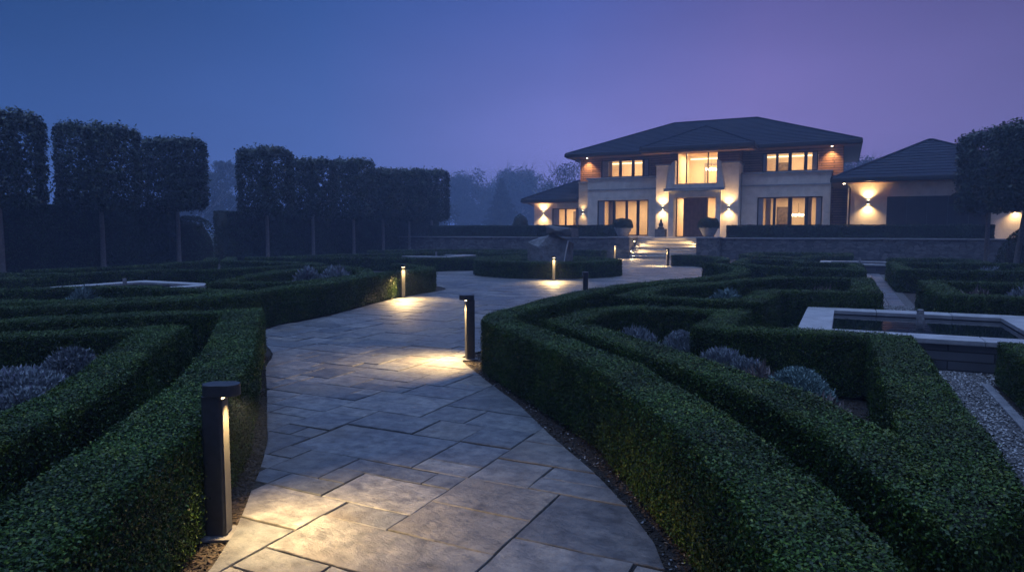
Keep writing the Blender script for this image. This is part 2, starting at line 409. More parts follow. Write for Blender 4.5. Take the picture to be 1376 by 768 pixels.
M['lampbody'] = mat('anthracite_metal', (.040,.044,.050), (.055,.060,.068), 25, .42, .5, metal=.4)
M['lampface'] = mat('satin_metal_face', (.10,.098,.095), (.13,.125,.12), 20, .5, metal=.2)
M['lens'] = emitmat('warm_lamp_lens', (1.0,.74,.40), 9.0)
M['spotlens'] = emitmat('warm_spot_lens', (1.0,.80,.50), 30.0)
M['crystal'] = emitmat('lit_crystal', (1.0,.82,.52), 7.0)
M['lampshade'] = emitmat('lit_lampshade', (1.0,.70,.34), 5.0)
M['cove'] = emitmat('lit_cove_strip', (1.0,.78,.45), 3.5)
M['planter'] = mat('grey_stone_bowl', (.26,.26,.27), (.36,.36,.37), 6, .75, bump=.01)
M['rock'] = mat('boulder_granite', (.12,.125,.13), (.24,.24,.245), 5, .75, bump=.04, bscale=14)
M['rockdark'] = mat('dark_basalt', (.070,.070,.075), (.13,.13,.135), 5, .7, bump=.04, bscale=14)
M['streak'] = mat('polished_quartz_edge', (.62,.63,.66), (.75,.76,.78), 9, .25)
M['water'] = watermat('dark_pool_water')
M['timber'] = mat('furniture_wood', (.14,.08,.05), (.22,.13,.08), 6, .5)

def lamp(name, kind, parent, loc, energy, rot=(0, 0, 0), size=.05, angle=60, blend=.6, color=WARM):
    d = bpy.data.lights.new(name, kind); d.energy = energy; d.color = color
    if kind == 'SPOT':
        d.spot_size = R(angle); d.spot_blend = blend; d.shadow_soft_size = size
    elif kind == 'AREA':
        d.shape = 'DISK'; d.size = size; d.spread = R(angle)
    else:
        d.shadow_soft_size = size
    o = bpy.data.objects.new(name, d); COL.objects.link(o); o.parent = parent; o.location = loc; o.rotation_euler = rot
    return o

# ================================================================== ground, paving
def sheet(name, poly, z, m, kind='structure'):
    me = bpy.data.meshes.new(name); me.from_pydata([(x, y, z) for x, y in poly], [], [tuple(range(len(poly)))]); me.update()
    return meta(link(name, me, m), kind=kind)
sheet('lawn', [(-700, -120), (500, -120), (500, 900), (-700, 900)], -.024, M['lawn'])
sheet('garden_soil', [(-29.5, -4), (7.5, -4), (7.5, 39.9), (-29.5, 39.9)], -.014, M['soil'])

PATH = [(-2.0,.2),(-2.3,1.2),(-2.63,2.17),(-2.88,2.54),(-3.29,3.06),(-3.81,3.67),(-4.3,4.15),(-5.16,4.99),(-6.01,5.81),(-6.6,6.5),(-7.5,7.2),(-8.1,7.7),(-8.5,8.5),
        (-8.62,9.9),(-9.2,12.1),(-9.5,13.7),(-9.65,15.7),(-10.5,16.7),(-12.2,17.9),(-13.7,19.5),(-14.5,21.2),(-14.2,22.8),(-13.4,23.7),(-13.0,25.5),(-12.6,27.5),(-11.9,29.5),(-11.4,31.5),(-11.3,38.36),
        (-7.2,38.36),(-7.2,32.0),(-6.2,31.2),(-5.0,29.2),(-4.4,26.5),(-4.0,24.5),(-4.2,22.2),(-3.3,20.6),(-2.72,18.5),(-2.65,16.6),(-2.95,15.5),(-3.4,14.0),(-3.95,12.0),(-4.12,9.9),(-4.15,8.4),
        (-4.3,7.43),(-3.57,6.54),(-2.63,5.56),(-2.0,4.81),(-1.36,4.1),(-1.03,3.67),(-.81,3.33),(-.62,2.9),(-.45,2.3),(-.3,1.5),(-.2,.2)]
def catmull(pts, closed=False, step=.35):
    P = [Vector((x, y, 0)) for x, y in pts]; n = len(P); out = []
    for i in range(n if closed else n-1):
        p0 = P[(i-1) % n] if closed or i > 0 else P[0]*2-P[1]
        p1 = P[i]; p2 = P[(i+1) % n]
        p3 = P[(i+2) % n] if closed or i+2 < n else P[-1]*2-P[-2]
        k = max(1, int((p2-p1).length/step))
        for j in range(k):
            t = j/k
            q = .5*((2*p1)+(p2-p0)*t+(2*p0-5*p1+4*p2-p3)*t*t+(3*p1-p0-3*p2+p3)*t**3)
            out.append((q.x, q.y))
    if not closed: out.append(tuple(P[-1][:2]))
    return out
PATHS = catmull(PATH, True, .3)
sheet('path_bedding', PATHS, .0085, M['mortar'])

def clip(poly, rect):
    for ax, val, sgn in ((0, rect[0], 1), (0, rect[2], -1), (1, rect[1], 1), (1, rect[3], -1)):
        out = []
        for i in range(len(poly)):
            p, q = poly[i-1], poly[i]
            dp, dq = sgn*(p[ax]-val), sgn*(q[ax]-val)
            if dp >= 0: out.append(p) if not out or out[-1] != p else None
            if (dp < 0) != (dq < 0):
                t = dp/(dp-dq); out.append((p[0]+(q[0]-p[0])*t, p[1]+(q[1]-p[1])*t))
        # each edge contributes its start point, so rotate bookkeeping stays closed
        poly = out
        if len(poly) < 3: return []
    return poly
def area(p): return .5*sum(p[i-1][0]*p[i][1]-p[i][0]*p[i-1][1] for i in range(len(p)))
def pack(x0, y0, x1, y1, mod, kinds, rng):
    nx, ny = int((x1-x0)/mod), int((y1-y0)/mod); used = np.zeros((nx, ny), bool); out = []
    for j in range(ny):
        for i in range(nx):
            if used[i, j]: continue
            ks = kinds[:]; rng.shuffle(ks)
            for w, h in ks + [(2, 1), (1, 1)]:
                if i+w <= nx and j+h <= ny and not used[i:i+w, j:j+h].any():
                    used[i:i+w, j:j+h] = True
                    out.append((x0+i*mod, y0+j*mod, x0+(i+w)*mod, y0+(j+h)*mod)); break
    return out
def slabs(name, outline, mod, kinds, seed, top=.016, gap=.0065):
    rng = random.Random(seed)
    xs = [p[0] for p in outline]; ys = [p[1] for p in outline]
    mb = MB()
    for r in pack(min(xs)-.3, min(ys)-.2, max(xs)+2, max(ys)+2, mod, kinds, rng):
        g = gap*rng.uniform(.5, 1.0)
        rc = (r[0]+g, r[1]+g, r[2]-g, r[3]-g)
        p = clip(outline, rc)
        if len(p) < 3 or abs(area(p)) < .012: continue
        if area(p) < 0: p = p[::-1]
        # drop duplicate corners, then break up the long straight sides a little
        q = []
        for i, c in enumerate(p):
            if not q or (c[0]-q[-1][0])**2+(c[1]-q[-1][1])**2 > 1e-5: q.append(c)
        if len(q) > 2 and (q[0][0]-q[-1][0])**2+(q[0][1]-q[-1][1])**2 < 1e-5: q.pop()
        if len(q) < 3: continue
        w = []
        near = (r[0]**2+r[1]**2) < 300
        for i, c in enumerate(q):
            d = q[(i+1) % len(q)]; ln = math.hypot(d[0]-c[0], d[1]-c[1])
            w.append((c[0]+rng.uniform(-.004,.004), c[1]+rng.uniform(-.004,.004)))
            if near and ln > .25:
                for k in range(1, int(ln/.11)):
                    t = k/int(ln/.11)
                    nx_, ny_ = -(d[1]-c[1])/ln, (d[0]-c[0])/ln; e = rng.uniform(-.001, .006)
                    w.append((c[0]+(d[0]-c[0])*t+nx_*e, c[1]+(d[1]-c[1])*t+ny_*e))
        n = len(w); z = top+rng.uniform(-.004, .004); tx, ty = rng.uniform(-.004,.004), rng.uniform(-.004,.004)
        cx_, cy_ = sum(c[0] for c in w)/n, sum(c[1] for c in w)/n
        ins = []
        for i in range(n):
            a_, b_, c_ = Vector(w[i-1]), Vector(w[i]), Vector(w[(i+1) % n])
            d1, d2 = (b_-a_), (c_-b_)
            d1 = d1.normalized() if d1.length else d1; d2 = d2.normalized() if d2.length else d2
            nn = Vector((-d1.y-d2.y, d1.x+d2.x)); nn = nn.normalized() if nn.length else nn
            ins.append((b_.x+nn.x*.003, b_.y+nn.y*.003))
        hh = lambda c: z+tx*(c[0]-cx_)+ty*(c[1]-cy_)
        vs = [(c[0], c[1], hh(c)) for c in ins]+[(c[0], c[1], hh(c)-.005) for c in w]+[(c[0], c[1], .004) for c in w]
        fs = [tuple(range(n))]+[(n+i, n+(i+1) % n, (i+1) % n, i) for i in range(n)]+[(2*n+i, 2*n+(i+1) % n, n+(i+1) % n, n+i) for i in range(n)]
        mb.add(vs, fs)
    return mb.build(name, M['slab'])
KN = [(4,2),(3,2),(4,3),(2,2),(3,2),(5,2),(2,1),(3,1),(1,1),(2,2),(5,3),(4,2),(2,1)]
meta(slabs('flagstone_path', PATHS, .215, KN, 21), kind='structure')
# narrow paved walk and gravel walk of the right-hand garden, gravel round the pool
sheet('gravel_walk', [(.55,-1),(1.42,-1),(1.42,9.15),(6.5,9.15),(6.5,12.5),(1.42,12.5),(1.42,38),(.55,38),(.55,12.5),(-1.2,12.5),(-1.2,7.5),(.55,7.5)], -.006, M['gravelbed'])
meta(slabs('paved_walk', [(.62,16.6),(1.22,16.6),(1.22,36),(.62,36)], .30, [(2,3),(2,4),(2,2),(1,2)], 9, top=.012), kind='structure')
meta(slabs('paved_cross_walk', [(-8.6,7.9),(-7.2,6.6),(-11,3.0),(-12.2,4.2)], .3, KN, 3, top=.010), kind='structure')

def scatter(name, n, sampler, size, m, flat=.5, z=0.0):
    """loose stones or chips: squashed six-sided pieces lying at random angles"""
    P = sampler(n); s = RNG.uniform(size[0], size[1], n)
    base = np.array([(1,0,0),(.3,.8,.15),(-.8,.5,0),(-.9,-.4,.1),(.1,-.8,0),(.1,0,.9),(0,.1,-.5),(.1,.1,.9)], float)
    V = np.repeat(base[None], n, 0)+RNG.normal(0, .16, (n, 8, 3))
    V[:, 7] = V[:, 5]+.05
    an = RNG.uniform(0, 6.28, n); c, sn = np.cos(an)[:, None], np.sin(an)[:, None]
    x, y = V[..., 0]*c-V[..., 1]*sn*.7, V[..., 0]*sn+V[..., 1]*c*.7
    tl = RNG.normal(0, .25, (n, 2))
    zz = V[..., 2]*flat+x*tl[:, :1]+y*tl[:, 1:]
    V = np.stack([x, y, zz], -1)*s[:, None, None]+P[:, None, :]
    V[..., 2] += z+s[:, None]*flat*.35
    f = np.array([(0,1,7,5),(1,2,7,5),(2,3,5,7),(3,4,5,7),(4,0,5,7),(0,6,1,0)], int)[:5]
    f = np.array([(0,1,7,5),(1,2,3,7),(3,4,5,7),(4,0,5,5),(6,1,0,4),(6,3,2,1)], int)
    f = np.array([(0,1,7,5),(1,2,3,7),(3,4,5,7),(4,0,5,7),(6,1,0,4),(6,3,2,1)], int)
    F = (f[None]+np.arange(n)[:, None, None]*8).reshape(-1, 4)
    return meta(quads(name, V.reshape(-1, 3), F, m), kind='stuff')
def rects(*rs):
    ar = np.array([(r[2]-r[0])*(r[3]-r[1]) for r in rs]); p = ar/ar.sum()
    def f(n):
        k = RNG.choice(len(rs), n, p=p); q = np.array(rs)[k]; u = RNG.uniform(0, 1, (n, 2))
        return np.stack([q[:, 0]+u[:, 0]*(q[:, 2]-q[:, 0]), q[:, 1]+u[:, 1]*(q[:, 3]-q[:, 1]), np.zeros(n)], -1)
    return f
scatter('gravel_stones', 26000, rects((.6,2.6,1.44,9.1),(1.4,8.4,4.2,9.12),(-1.1,7.6,.6,9.1),(-1.1,9,-.5,12.4),(.6,12.2,1.4,16.6),(-1,12.2,4,12.45)), (.008,.018), M['gravel'])
def strip(line, w, side):
    L_ = np.array(line); seg = L_[1:]-L_[:-1]; ln = np.hypot(seg[:, 0], seg[:, 1]); p = ln/ln.sum()
    nrm = np.stack([-seg[:, 1], seg[:, 0]], -1)/ln[:, None]*side
    def f(n):
        k = RNG.choice(len(seg), n, p=p); t = RNG.uniform(0, 1, n)[:, None]
        q = L_[k]+seg[k]*t+nrm[k]*RNG.uniform(.0, w, n)[:, None]
        return np.concatenate([q, np.zeros((n, 1))], 1)
    return f
LEDGE = [(-2.3,1.2),(-2.63,2.17),(-2.88,2.54),(-3.29,3.06),(-3.81,3.67),(-4.3,4.15),(-5.16,4.99),(-6.01,5.81),(-6.6,6.5)]
REDGE = [(-4.12,9.9),(-4.15,8.4),(-4.3,7.43),(-3.57,6.54),(-2.63,5.56),(-2.0,4.81),(-1.36,4.1),(-1.03,3.67),(-.81,3.33),(-.62,2.9),(-.45,2.3)]
scatter('bark_mulch', 9000, strip(LEDGE, .34, 1), (.008,.024), M['chips'], .3, -.012)
scatter('leaf_mulch', 9000, strip(REDGE, .5, 1), (.006,.018), M['chips'], .35, -.012)
scatter('leaf_litter', 700, strip(REDGE, .4, 1), (.008,.014), M['gravel'], .3, -.008)
scatter('bed_mulch', 9000, rects((-2.6,3.3,.3,9),(-7.4,1.0,-4.2,5.0),(-2.6,10.4,.3,15.8)), (.010,.026), M['chips'], .35, -.012)

# ================================================================== clipped hedges
def fold_leaves(P, Nn, size, tilt=.75, aspect=.58, lean=None):
    """one small folded leaf (four corners) at each point, facing roughly along its normal"""
    n = len(P)
    nn = Nn+RNG.normal(0, tilt, (n, 3)); nn /= np.linalg.norm(nn, axis=1)[:, None]
    t = RNG.normal(0, 1, (n, 3))
    if lean is not None: t = t*.6+lean
    t -= nn*(t*nn).sum(1)[:, None]; t /= np.linalg.norm(t, axis=1)[:, None]+1e-9
    b = np.cross(nn, t)
    s = (size*RNG.uniform(.7, 1.3, n))[:, None]
    V = np.empty((n, 4, 3))
    V[:, 0] = P-t*s*.5; V[:, 2] = P+t*s*.5
    V[:, 1] = P+b*s*aspect*.5+nn*s*.14; V[:, 3] = P-b*s*aspect*.5+nn*s*.14
    return V.reshape(-1, 3), np.arange(n*4).reshape(n, 4)
WAV = RNG.normal(0, 1, (14, 3)); WPH = RNG.uniform(0, 6.28, 14); WFR = np.geomspace(2.5, 26, 14)
def bumps(P):
    s = np.zeros(len(P))
    for k in range(14):
        s += np.sin((P*(WAV[k]/np.linalg.norm(WAV[k])*WFR[k])).sum(1)+WPH[k])/(1+.06*WFR[k])
    return s/4.0
def offset_line(P, d, closed):
    n = len(P); out = []
    for i in range(n):
        a_ = P[i-1] if closed or i > 0 else P[0]*2-P[1]
        c_ = P[(i+1) % n] if closed or i < n-1 else P[-1]*2-P[-2]
        d1 = (P[i]-a_).normalized(); d2 = (c_-P[i]).normalized()
        n1 = Vector((-d1.y, d1.x)); n2 = Vector((-d2.y, d2.x)); mv = (n1+n2)
        if mv.length < 1e-4: mv = n1.copy()
        mv.normalize(); k = 1/max(.45, mv.dot(n1))
        out.append(P[i]+mv*d*k)
    return out
def hedge(name, label, cat, pts, w=.40, h=.60, closed=False, smooth=False, z0=0.0, leaf=None, group=None, m='box', lk=.0019, lmin=.016, cover=2.0, rough=.020, lmax=.13, parent=None):
    if smooth: pts = catmull(pts, closed, .4)
    P = [Vector(p) for p in pts]
    # cut long straight runs so that the leaf size can follow the distance
    Q = []
    for i in range(len(P) if closed else len(P)-1):
        a_, b_ = P[i], P[(i+1) % len(P)]; k = max(1, int((b_-a_).length/.8))
        Q += [a_+(b_-a_)*(j/k) for j in range(k)]
    if not closed: Q.append(P[-1])
    Lo, Ro = offset_line(Q, w/2, closed), offset_line(Q, -w/2, closed)
    n = len(Q); seg = [(i, (i+1) % n) for i in range(n if closed else n-1)]
    # inner body
    ins = .060; Li, Ri = offset_line(Q, w/2-ins, closed), offset_line(Q, -w/2+ins, closed)
    cv = []; cf = []
    for i in range(n):
        j1, j2 = .008*math.sin(i*3.7), .008*math.cos(i*5.1)
        cv += [(Li[i].x, Li[i].y, z0-.01), (Li[i].x, Li[i].y, z0+h-ins+j1), (Ri[i].x, Ri[i].y, z0+h-ins+j2), (Ri[i].x, Ri[i].y, z0-.01)]
    for i, j in seg:
        for a_, b_ in ((0, 1), (1, 2), (2, 3)):
            cf.append((i*4+a_, j*4+a_, j*4+b_, i*4+b_))
    if not closed: cf += [(0, 1, 2, 3), ((n-1)*4+3, (n-1)*4+2, (n-1)*4+1, (n-1)*4)]
    Vs = [np.array(cv)]; Fs = [np.array(cf)]; nv = len(cv)
    faces = []
    for i, j in seg:
        l0, l1, r0, r1 = Lo[i], Lo[j], Ro[i], Ro[j]
        d = (Q[j]-Q[i]).normalized(); nl = (-d.y, d.x, 0); nr = (d.y, -d.x, 0)
        faces.append(((l0.x, l0.y, z0+h), (l1.x, l1.y, z0+h), (r1.x, r1.y, z0+h), (r0.x, r0.y, z0+h), (0, 0, 1)))
        faces.append(((l0.x, l0.y, z0+.02), (l1.x, l1.y, z0+.02), (l1.x, l1.y, z0+h), (l0.x, l0.y, z0+h), nl))
        faces.append(((r0.x, r0.y, z0+.02), (r1.x, r1.y, z0+.02), (r1.x, r1.y, z0+h), (r0.x, r0.y, z0+h), nr))
    if not closed:
        for i, s in ((0, -1), (n-1, 1)):
            d = ((Q[1]-Q[0]) if i == 0 else (Q[-1]-Q[-2])).normalized()*s
            faces.append(((Lo[i].x, Lo[i].y, z0+.02), (Ro[i].x, Ro[i].y, z0+.02), (Ro[i].x, Ro[i].y, z0+h), (Lo[i].x, Lo[i].y, z0+h), (d.x, d.y, 0)))
    for f in faces:
        q = np.array(f[:4], float); nn = np.array(f[4], float); c = q.mean(0)
        D = math.hypot(c[0], c[1]); L_ = leaf or min(lmax, max(lmin, lk*D))
        ar = .5*np.linalg.norm(np.cross(q[2]-q[0], q[3]-q[1]))
        k = int(ar*cover/(.29*L_*L_))
        if k < 1: continue
        u, v = RNG.uniform(0, 1, (k, 1)), RNG.uniform(0, 1, (k, 1))
        p = (q[0]*(1-u)+q[1]*u)*(1-v)+(q[3]*(1-u)+q[2]*u)*v
        # round the clipped top edge, let the surface swell and sprigs stand out
        if f[4][2] == 0: p -= nn*(np.clip((p[:, 2:]-z0-h+.05)/.05, 0, 1)**2*.016)
        else:
            e = np.abs(v-.5)*2; p[:, 2:] -= np.clip((e-.8)/.2, 0, 1)**2*.014
        dep = bumps(p)*rough+RNG.uniform(-.055, .008, k)+RNG.exponential(.005, k)+np.where(RNG.uniform(0, 1, k) < .012, RNG.uniform(.01, .05, k), 0)
        p += nn*dep[:, None]
        vv, ff = fold_leaves(p, nn+np.array((0, 0, .10)), np.full(k, L_), .36 if f[4][2] else .60)
        Vs.append(vv); Fs.append(ff+nv); nv += len(vv)
    nc = len(cf); V = np.concatenate(Vs); F = np.concatenate(Fs)
    mi = np.zeros(len(F), int); mi[:nc] = 1
    o = quads(name, V, F, [M[m], M['boxcore']], parent, mi)
    return meta(o, label, cat, group)
GB = 'box hedges of the parterre'
def bh(label, pts, **k): return hedge('box_hedge', label, 'hedge', pts, group=GB, **k)
# right of the path
bh('long box hedge along the right edge of the path, curving back to the plaza', [(0.28,1.0),(.14,1.79),(-.02,2.34),(-.19,2.76),(-.47,3.34),(-1.00,4.12),(-1.43,4.76),(-2.25,5.62),(-3.01,6.36),(-3.46,6.78),(-3.66,7.25),(-3.72,8.2),(-3.76,9.9),(-3.58,12),(-3.0,13.9),(-2.5,15.4),(-2.28,16.6),(-2.35,18.5),(-2.95,20.6),(-3.8,21.8)], w=.38, smooth=True)
bh('wedge-shaped box hedge frame enclosing the silvery shrubs and lavender nearest the right pool', [(-2.80,7.05),(-2.78,8.3),(-2.45,8.78),(-1.22,9.0),(-1.22,7.34),(.44,7.36),(.46,5.2),(.48,3.1),(.40,2.95),(.1,3.72),(-.24,4.32),(-.66,4.84),(-1.28,5.52),(-1.95,6.24)], w=.38, closed=True)
bh('stepped box hedge frame at the far left corner of the right pool', [(-3.0,10.3),(-2.9,12.1),(-2.3,13.3),(-1.75,14.7),(-1.2,16.0),(.36,16.1),(.38,12.5),(-1.1,12.2),(-1.18,10.25)], closed=True)
bh('short curved box hedge starting at the bollard below the terrace steps, right of the plaza', [(-7.0,31.0),(-6.2,31.2),(-5.2,30.3),(-4.4,28.6),(-4.1,26.4)], h=.5, smooth=True)
bh('notched box hedge frame just beyond the hooked end of the long path hedge', [(-3.1,23.0),(-2.4,22.2),(-1.6,21.4),(.36,20.6),(.34,24.4),(-1.3,24.9),(-1.5,26.6),(-3.3,26.8)], closed=True, h=.55)
bh('far box hedge frame under the stone terrace wall, left of the far pool', [(-4.2,33.4),(-1.5,30.4),(-1.3,32.6),(.2,34.4),(.2,37.5),(-3.9,37.3)], closed=True, h=.5)
bh('box hedge frame right of the paved walk holding a low grey mound plant', [(1.55,12.55),(6.0,12.7),(6.0,16.0),(1.58,15.9)], closed=True)
bh('box hedge frame right of the paved walk, second behind the right pool', [(1.45,20.6),(5.6,20.4),(5.6,25.3),(1.45,24.9)], closed=True)
bh('long low box hedge at the foot of the terrace wall by the right-hand trees', [(1.6,31.2),(4.0,31.6),(4.4,28.3),(4.9,23.2),(5.3,19)], h=.5, smooth=True)
bh('low box hedge block cut off by the right frame edge beside the gravel walk', [(1.70,8.28),(5.4,8.28),(5.4,3.6),(1.95,3.6),(1.72,6.5)], closed=True, h=.46, w=.46)
# island
bh('round box hedge ring encircling the boulder sculpture on the plaza island', [(-9.78+2.5*math.cos(t*math.pi/18), 23.15+2.5*math.sin(t*math.pi/18)) for t in range(36)], closed=True, h=.56)
bh('small inner box hedge ring close round the boulder sculpture', [(-9.75+1.75*math.cos(t*math.pi/12), 23.15+1.75*math.sin(t*math.pi/12)) for t in range(24)], closed=True, h=.54, w=.36)
# left of the path
bh('outer V-shaped box hedge behind the nearest bollard at the left edge of the path', [(-2.1,.7),(-2.45,1.3),(-2.98,2.05),(-3.4,2.65),(-3.9,3.28),(-4.8,4.25),(-5.6,5.03),(-6.3,5.73),(-6.80,6.25),(-7.2,5.75),(-8.2,4.6),(-9.6,3.0),(-11,1.4)], w=.42)
bh('inner V-shaped box hedge round the lavender bed in the lower left corner', [(-3.2,.9),(-3.95,2.1),(-4.27,2.55),(-4.72,3.05),(-5.55,3.87),(-6.25,4.72),(-6.7,4.35),(-7.4,3.55),(-8.6,2.2),(-9.8,.9)], w=.36)
bh('long box hedge left of the path, behind the lit bollard', [(-13.4,1.2),(-11.4,3.55),(-10.2,4.85),(-9.4,5.75),(-8.8,6.7),(-8.6,7.6),(-8.82,8.6),(-8.95,10.0),(-9.5,12.1),(-9.8,13.7),(-9.95,15.35),(-11.2,16.5),(-12.4,17.4)], smooth=True, w=.42)
bh('inner box hedge frame in front of the left pool holding one small grey plant', [(-9.45,8.55),(-10.9,8.5),(-12.3,8.4),(-13.6,6.9),(-15.4,4.6),(-14.0,3.2),(-11.9,5.2),(-10.1,6.6),(-9.5,7.4)], closed=True, h=.55)
bh('box hedge frame right of the left pool holding two rounded grey plants', [(-11.5,9.9),(-10.5,10.1),(-9.98,11.0),(-10.3,13.2),(-11.8,15.0),(-13.3,15.8),(-13.1,13.2),(-12.4,11.7)], closed=True, h=.56)
bh('low box hedge running just behind the left pool', [(-20.5,10.2),(-18.4,11.0),(-18.0,13.2),(-16.5,14.2),(-16.2,18.2),(-17.2,18.8)], h=.47)
bh('far low box hedge along the feet of the clipped trees on the left', [(-20.9,11.4),(-20.6,14.6),(-21.6,18.2),(-24,20.4)], h=.47)
bh('low box hedge beyond the lawn gap, behind the left pool', [(-23.5,21.0),(-21.1,18.6),(-17.3,18.5)], h=.47)
bh('low box hedge to the left of the left pool', [(-22,7.2),(-18.1,9.2),(-17.3,9.6),(-17.6,8.5),(-19.8,5.9)], h=.48)
bh('short box hedge in front of the pool corner at the left frame edge', [(-18.4,3.5),(-15.5,6.2),(-14.6,6.9)], h=.48)
bh('curved box hedge edging the plaza in front of the far left pool', [(-22,20.4),(-18.2,22.2),(-15.0,22.75),(-13.9,23.5),(-13.35,25.2),(-12.9,27.5)], h=.52, smooth=True)
bh('box hedge behind the far left pool', [(-22.2,22.5),(-20.2,28.8),(-18.5,33.2),(-14.2,33.6)], h=.48)
bh('thin box hedge line close under the left part of the terrace wall', [(-24,31),(-22.0,35.2),(-17.5,37.2),(-12.2,37.4)], h=.48)
bh('box hedge between the island and the far left pool', [(-13.0,29.0),(-13.6,31.2),(-17.0,31.0)], h=.48)

# tall and terrace hedges
hedge('tall_hedge', 'tall dark clipped hedge behind the three nearest trees on the left', 'hedge', [(-28.7,-2),(-28.7,22.2)], w=1.0, h=2.65, m='yew', leaf=.085, cover=1.5, rough=.05, group='tall dark hedges')
hedge('tall_hedge', 'tall dark clipped hedge behind the six farther trees on the left', 'hedge', [(-28.7,25.0),(-28.7,45.2)], w=1.0, h=2.6, m='yew', leaf=.10, cover=1.5, rough=.05, group='tall dark hedges')
hedge('terrace_hedge', 'dark clipped hedge on the terrace wall left of the steps', 'hedge', [(-26.0,40.75),(-12.0,40.75)], w=.8, h=.74, z0=1.2, m='yew', leaf=.09, cover=1.5, rough=.03, group='terrace hedges')
hedge('terrace_hedge', 'dark clipped hedge on the terrace wall right of the steps', 'hedge', [(-6.05,40.75),(6.6,40.75)], w=.8, h=.70, z0=1.2, m='yew', leaf=.09, cover=1.5, rough=.03, group='terrace hedges')

# rounded and loose shrubs
def dome(name, label, cat, c, rx, ry, h, leaf, m, n, z0=0.0, parent=None, squash=2.0, rough=.05, flat=0.0, group=None):
    u = RNG.uniform(0, 1, n); th = RNG.uniform(0, 6.283, n); ph = np.arccos(u)
    d = np.stack([np.sin(ph)*np.cos(th), np.sin(ph)*np.sin(th), np.cos(ph)], -1)
    k = (np.abs(d)**squash).sum(1)**(-1/squash)
    p = d*k[:, None]*np.array((rx, ry, h))+np.array((c[0], c[1], z0))
    p += d*(bumps(p*1.3)*rough-RNG.exponential(rough*.8, n))[:, None]
    p[:, 2] = np.maximum(p[:, 2], z0+.01)
    V, F = fold_leaves(p, d, np.full(n, leaf))
    # dark inner body
    k2 = MB(); k2.lathe(c[0], c[1], [(rx*.84, z0), (rx*.86, z0+h*.3), (rx*.78, z0+h*.55), (rx*.5, z0+h*.8), (rx*.05, z0+h*.88)], 10)
    cv = np.array(k2.v); cf = np.array([f for f in k2.f if len(f) == 4])
    mi = np.zeros(len(F)+len(cf), int); mi[len(F):] = 1
    o = quads(name, np.concatenate([V, cv]), np.concatenate([F, cf+len(V)]), [M[m], M['boxcore']], parent, mi)
    return meta(o, label, cat, group)
dome('topiary_bush', 'dark rounded topiary bush at the end of the tall hedge by the lawn gap', 'bush', (-28.0,22.6), 1.2, 1.2, 2.3, .085, 'yew', 5000, squash=2.6)
dome('evergreen_bush', 'dark evergreen bush under the right-hand clipped trees', 'bush', (7.6,33.2), 2.1, 2.1, 2.2, .09, 'yew', 7000)
dome('evergreen_bush', 'dark low bush at the right frame edge beside the leaning trunk', 'bush', (7.3,29.6), 1.6, 1.6, 1.7, .09, 'yew', 5000)

def tuft(label, cat, c, r, h, n, m, blade=.11, width=.10, upright=.7, name='lavender_plant', stalks=0, group=None):
    """a mound of narrow upright sprigs"""
    th = RNG.uniform(0, 6.283, n); q = np.sqrt(RNG.uniform(0, 1, n))
    bx = np.stack([c[0]+r*q*np.cos(th), c[1]+r*q*np.sin(th), h*(1-q**2.2)*RNG.uniform(.45, .95, n)], -1)
    bx[:, :2] += RNG.normal(0, r*.06, (n, 2))
    d = np.stack([np.cos(th)*q*(1-upright)*1.6, np.sin(th)*q*(1-upright)*1.6, np.full(n, upright)], -1)+RNG.normal(0, .28, (n, 3))
    d /= np.linalg.norm(d, axis=1)[:, None]
    ln = blade*RNG.uniform(.6, 1.3, n)
    if stalks: ln[:stalks] *= 2.0
    s = np.cross(d, RNG.normal(0, 1, (n, 3))); s /= np.linalg.norm(s, axis=1)[:, None]
    V = np.empty((n, 4, 3)); wd = (ln*width)[:, None]
    if stalks: wd[:stalks] *= .35
    V[:, 0] = bx; V[:, 2] = bx+d*ln[:, None]; mid = bx+d*ln[:, None]*.6
    V[:, 1] = mid+s*wd; V[:, 3] = mid-s*wd
    F = np.arange(n*4).reshape(n, 4)
    k2 = MB(); k2.lathe(c[0], c[1], [(r*.72, 0), (r*.66, h*.35), (r*.4, h*.62), (r*.05, h*.7)], 9)
    cv = np.array(k2.v); cf = np.array([f for f in k2.f if len(f) == 4])
    mi = np.zeros(n+len(cf), int); mi[n:] = 1
    o = quads(name, np.concatenate([V.reshape(-1, 3), cv]), np.concatenate([F, cf+n*4]), [M[m], M['boxcore']], None, mi)
    return meta(o, label, cat, group)
GL = 'silvery plants in the beds'
tuft('large blue-green cotton lavender shrub in the wedge-shaped right bed', 'shrub', (-.30,6.02), .36, .50, 42000, 'san', .024, .24, .55, 'cotton_lavender', group=GL)
tuft('rounded grey lavender against the notch of the right bed hedge', 'shrub', (-1.62,7.75), .32, .48, 16000, 'lav', .042, .15, group=GL)
tuft('spiky lavender at the far left tip of the right bed', 'shrub', (-2.18,7.85), .36, .46, 13000, 'lav', .055, .10, .75, stalks=250, group=GL)
tuft('low lavender clump in the middle of the right bed', 'shrub', (-1.05,6.95), .36, .44, 15000, 'lav', .05, .11, .7, stalks=200, group=GL)
tuft('small lavender beside the middle clump of the right bed', 'shrub', (-.78,6.72), .26, .40, 10000, 'lav', .05, .11, .7, stalks=120, group=GL)
tuft('sparse dry stalks left of the blue-green shrub in the right bed', 'shrub', (-.62,6.25), .22, .40, 900, 'dry', .12, .06, .75, 'dry_perennial', group=GL)
tuft('sparse dry stalks in front of the blue-green shrub in the right bed', 'shrub', (-.12,5.6), .24, .32, 800, 'dry', .11, .06, .75, 'dry_perennial', group=GL)
tuft('rounded grey lavender alone at the back of the lower left bed', 'shrub', (-6.66,4.0), .36, .50, 20000, 'lav', .034, .22, .65, group=GL)
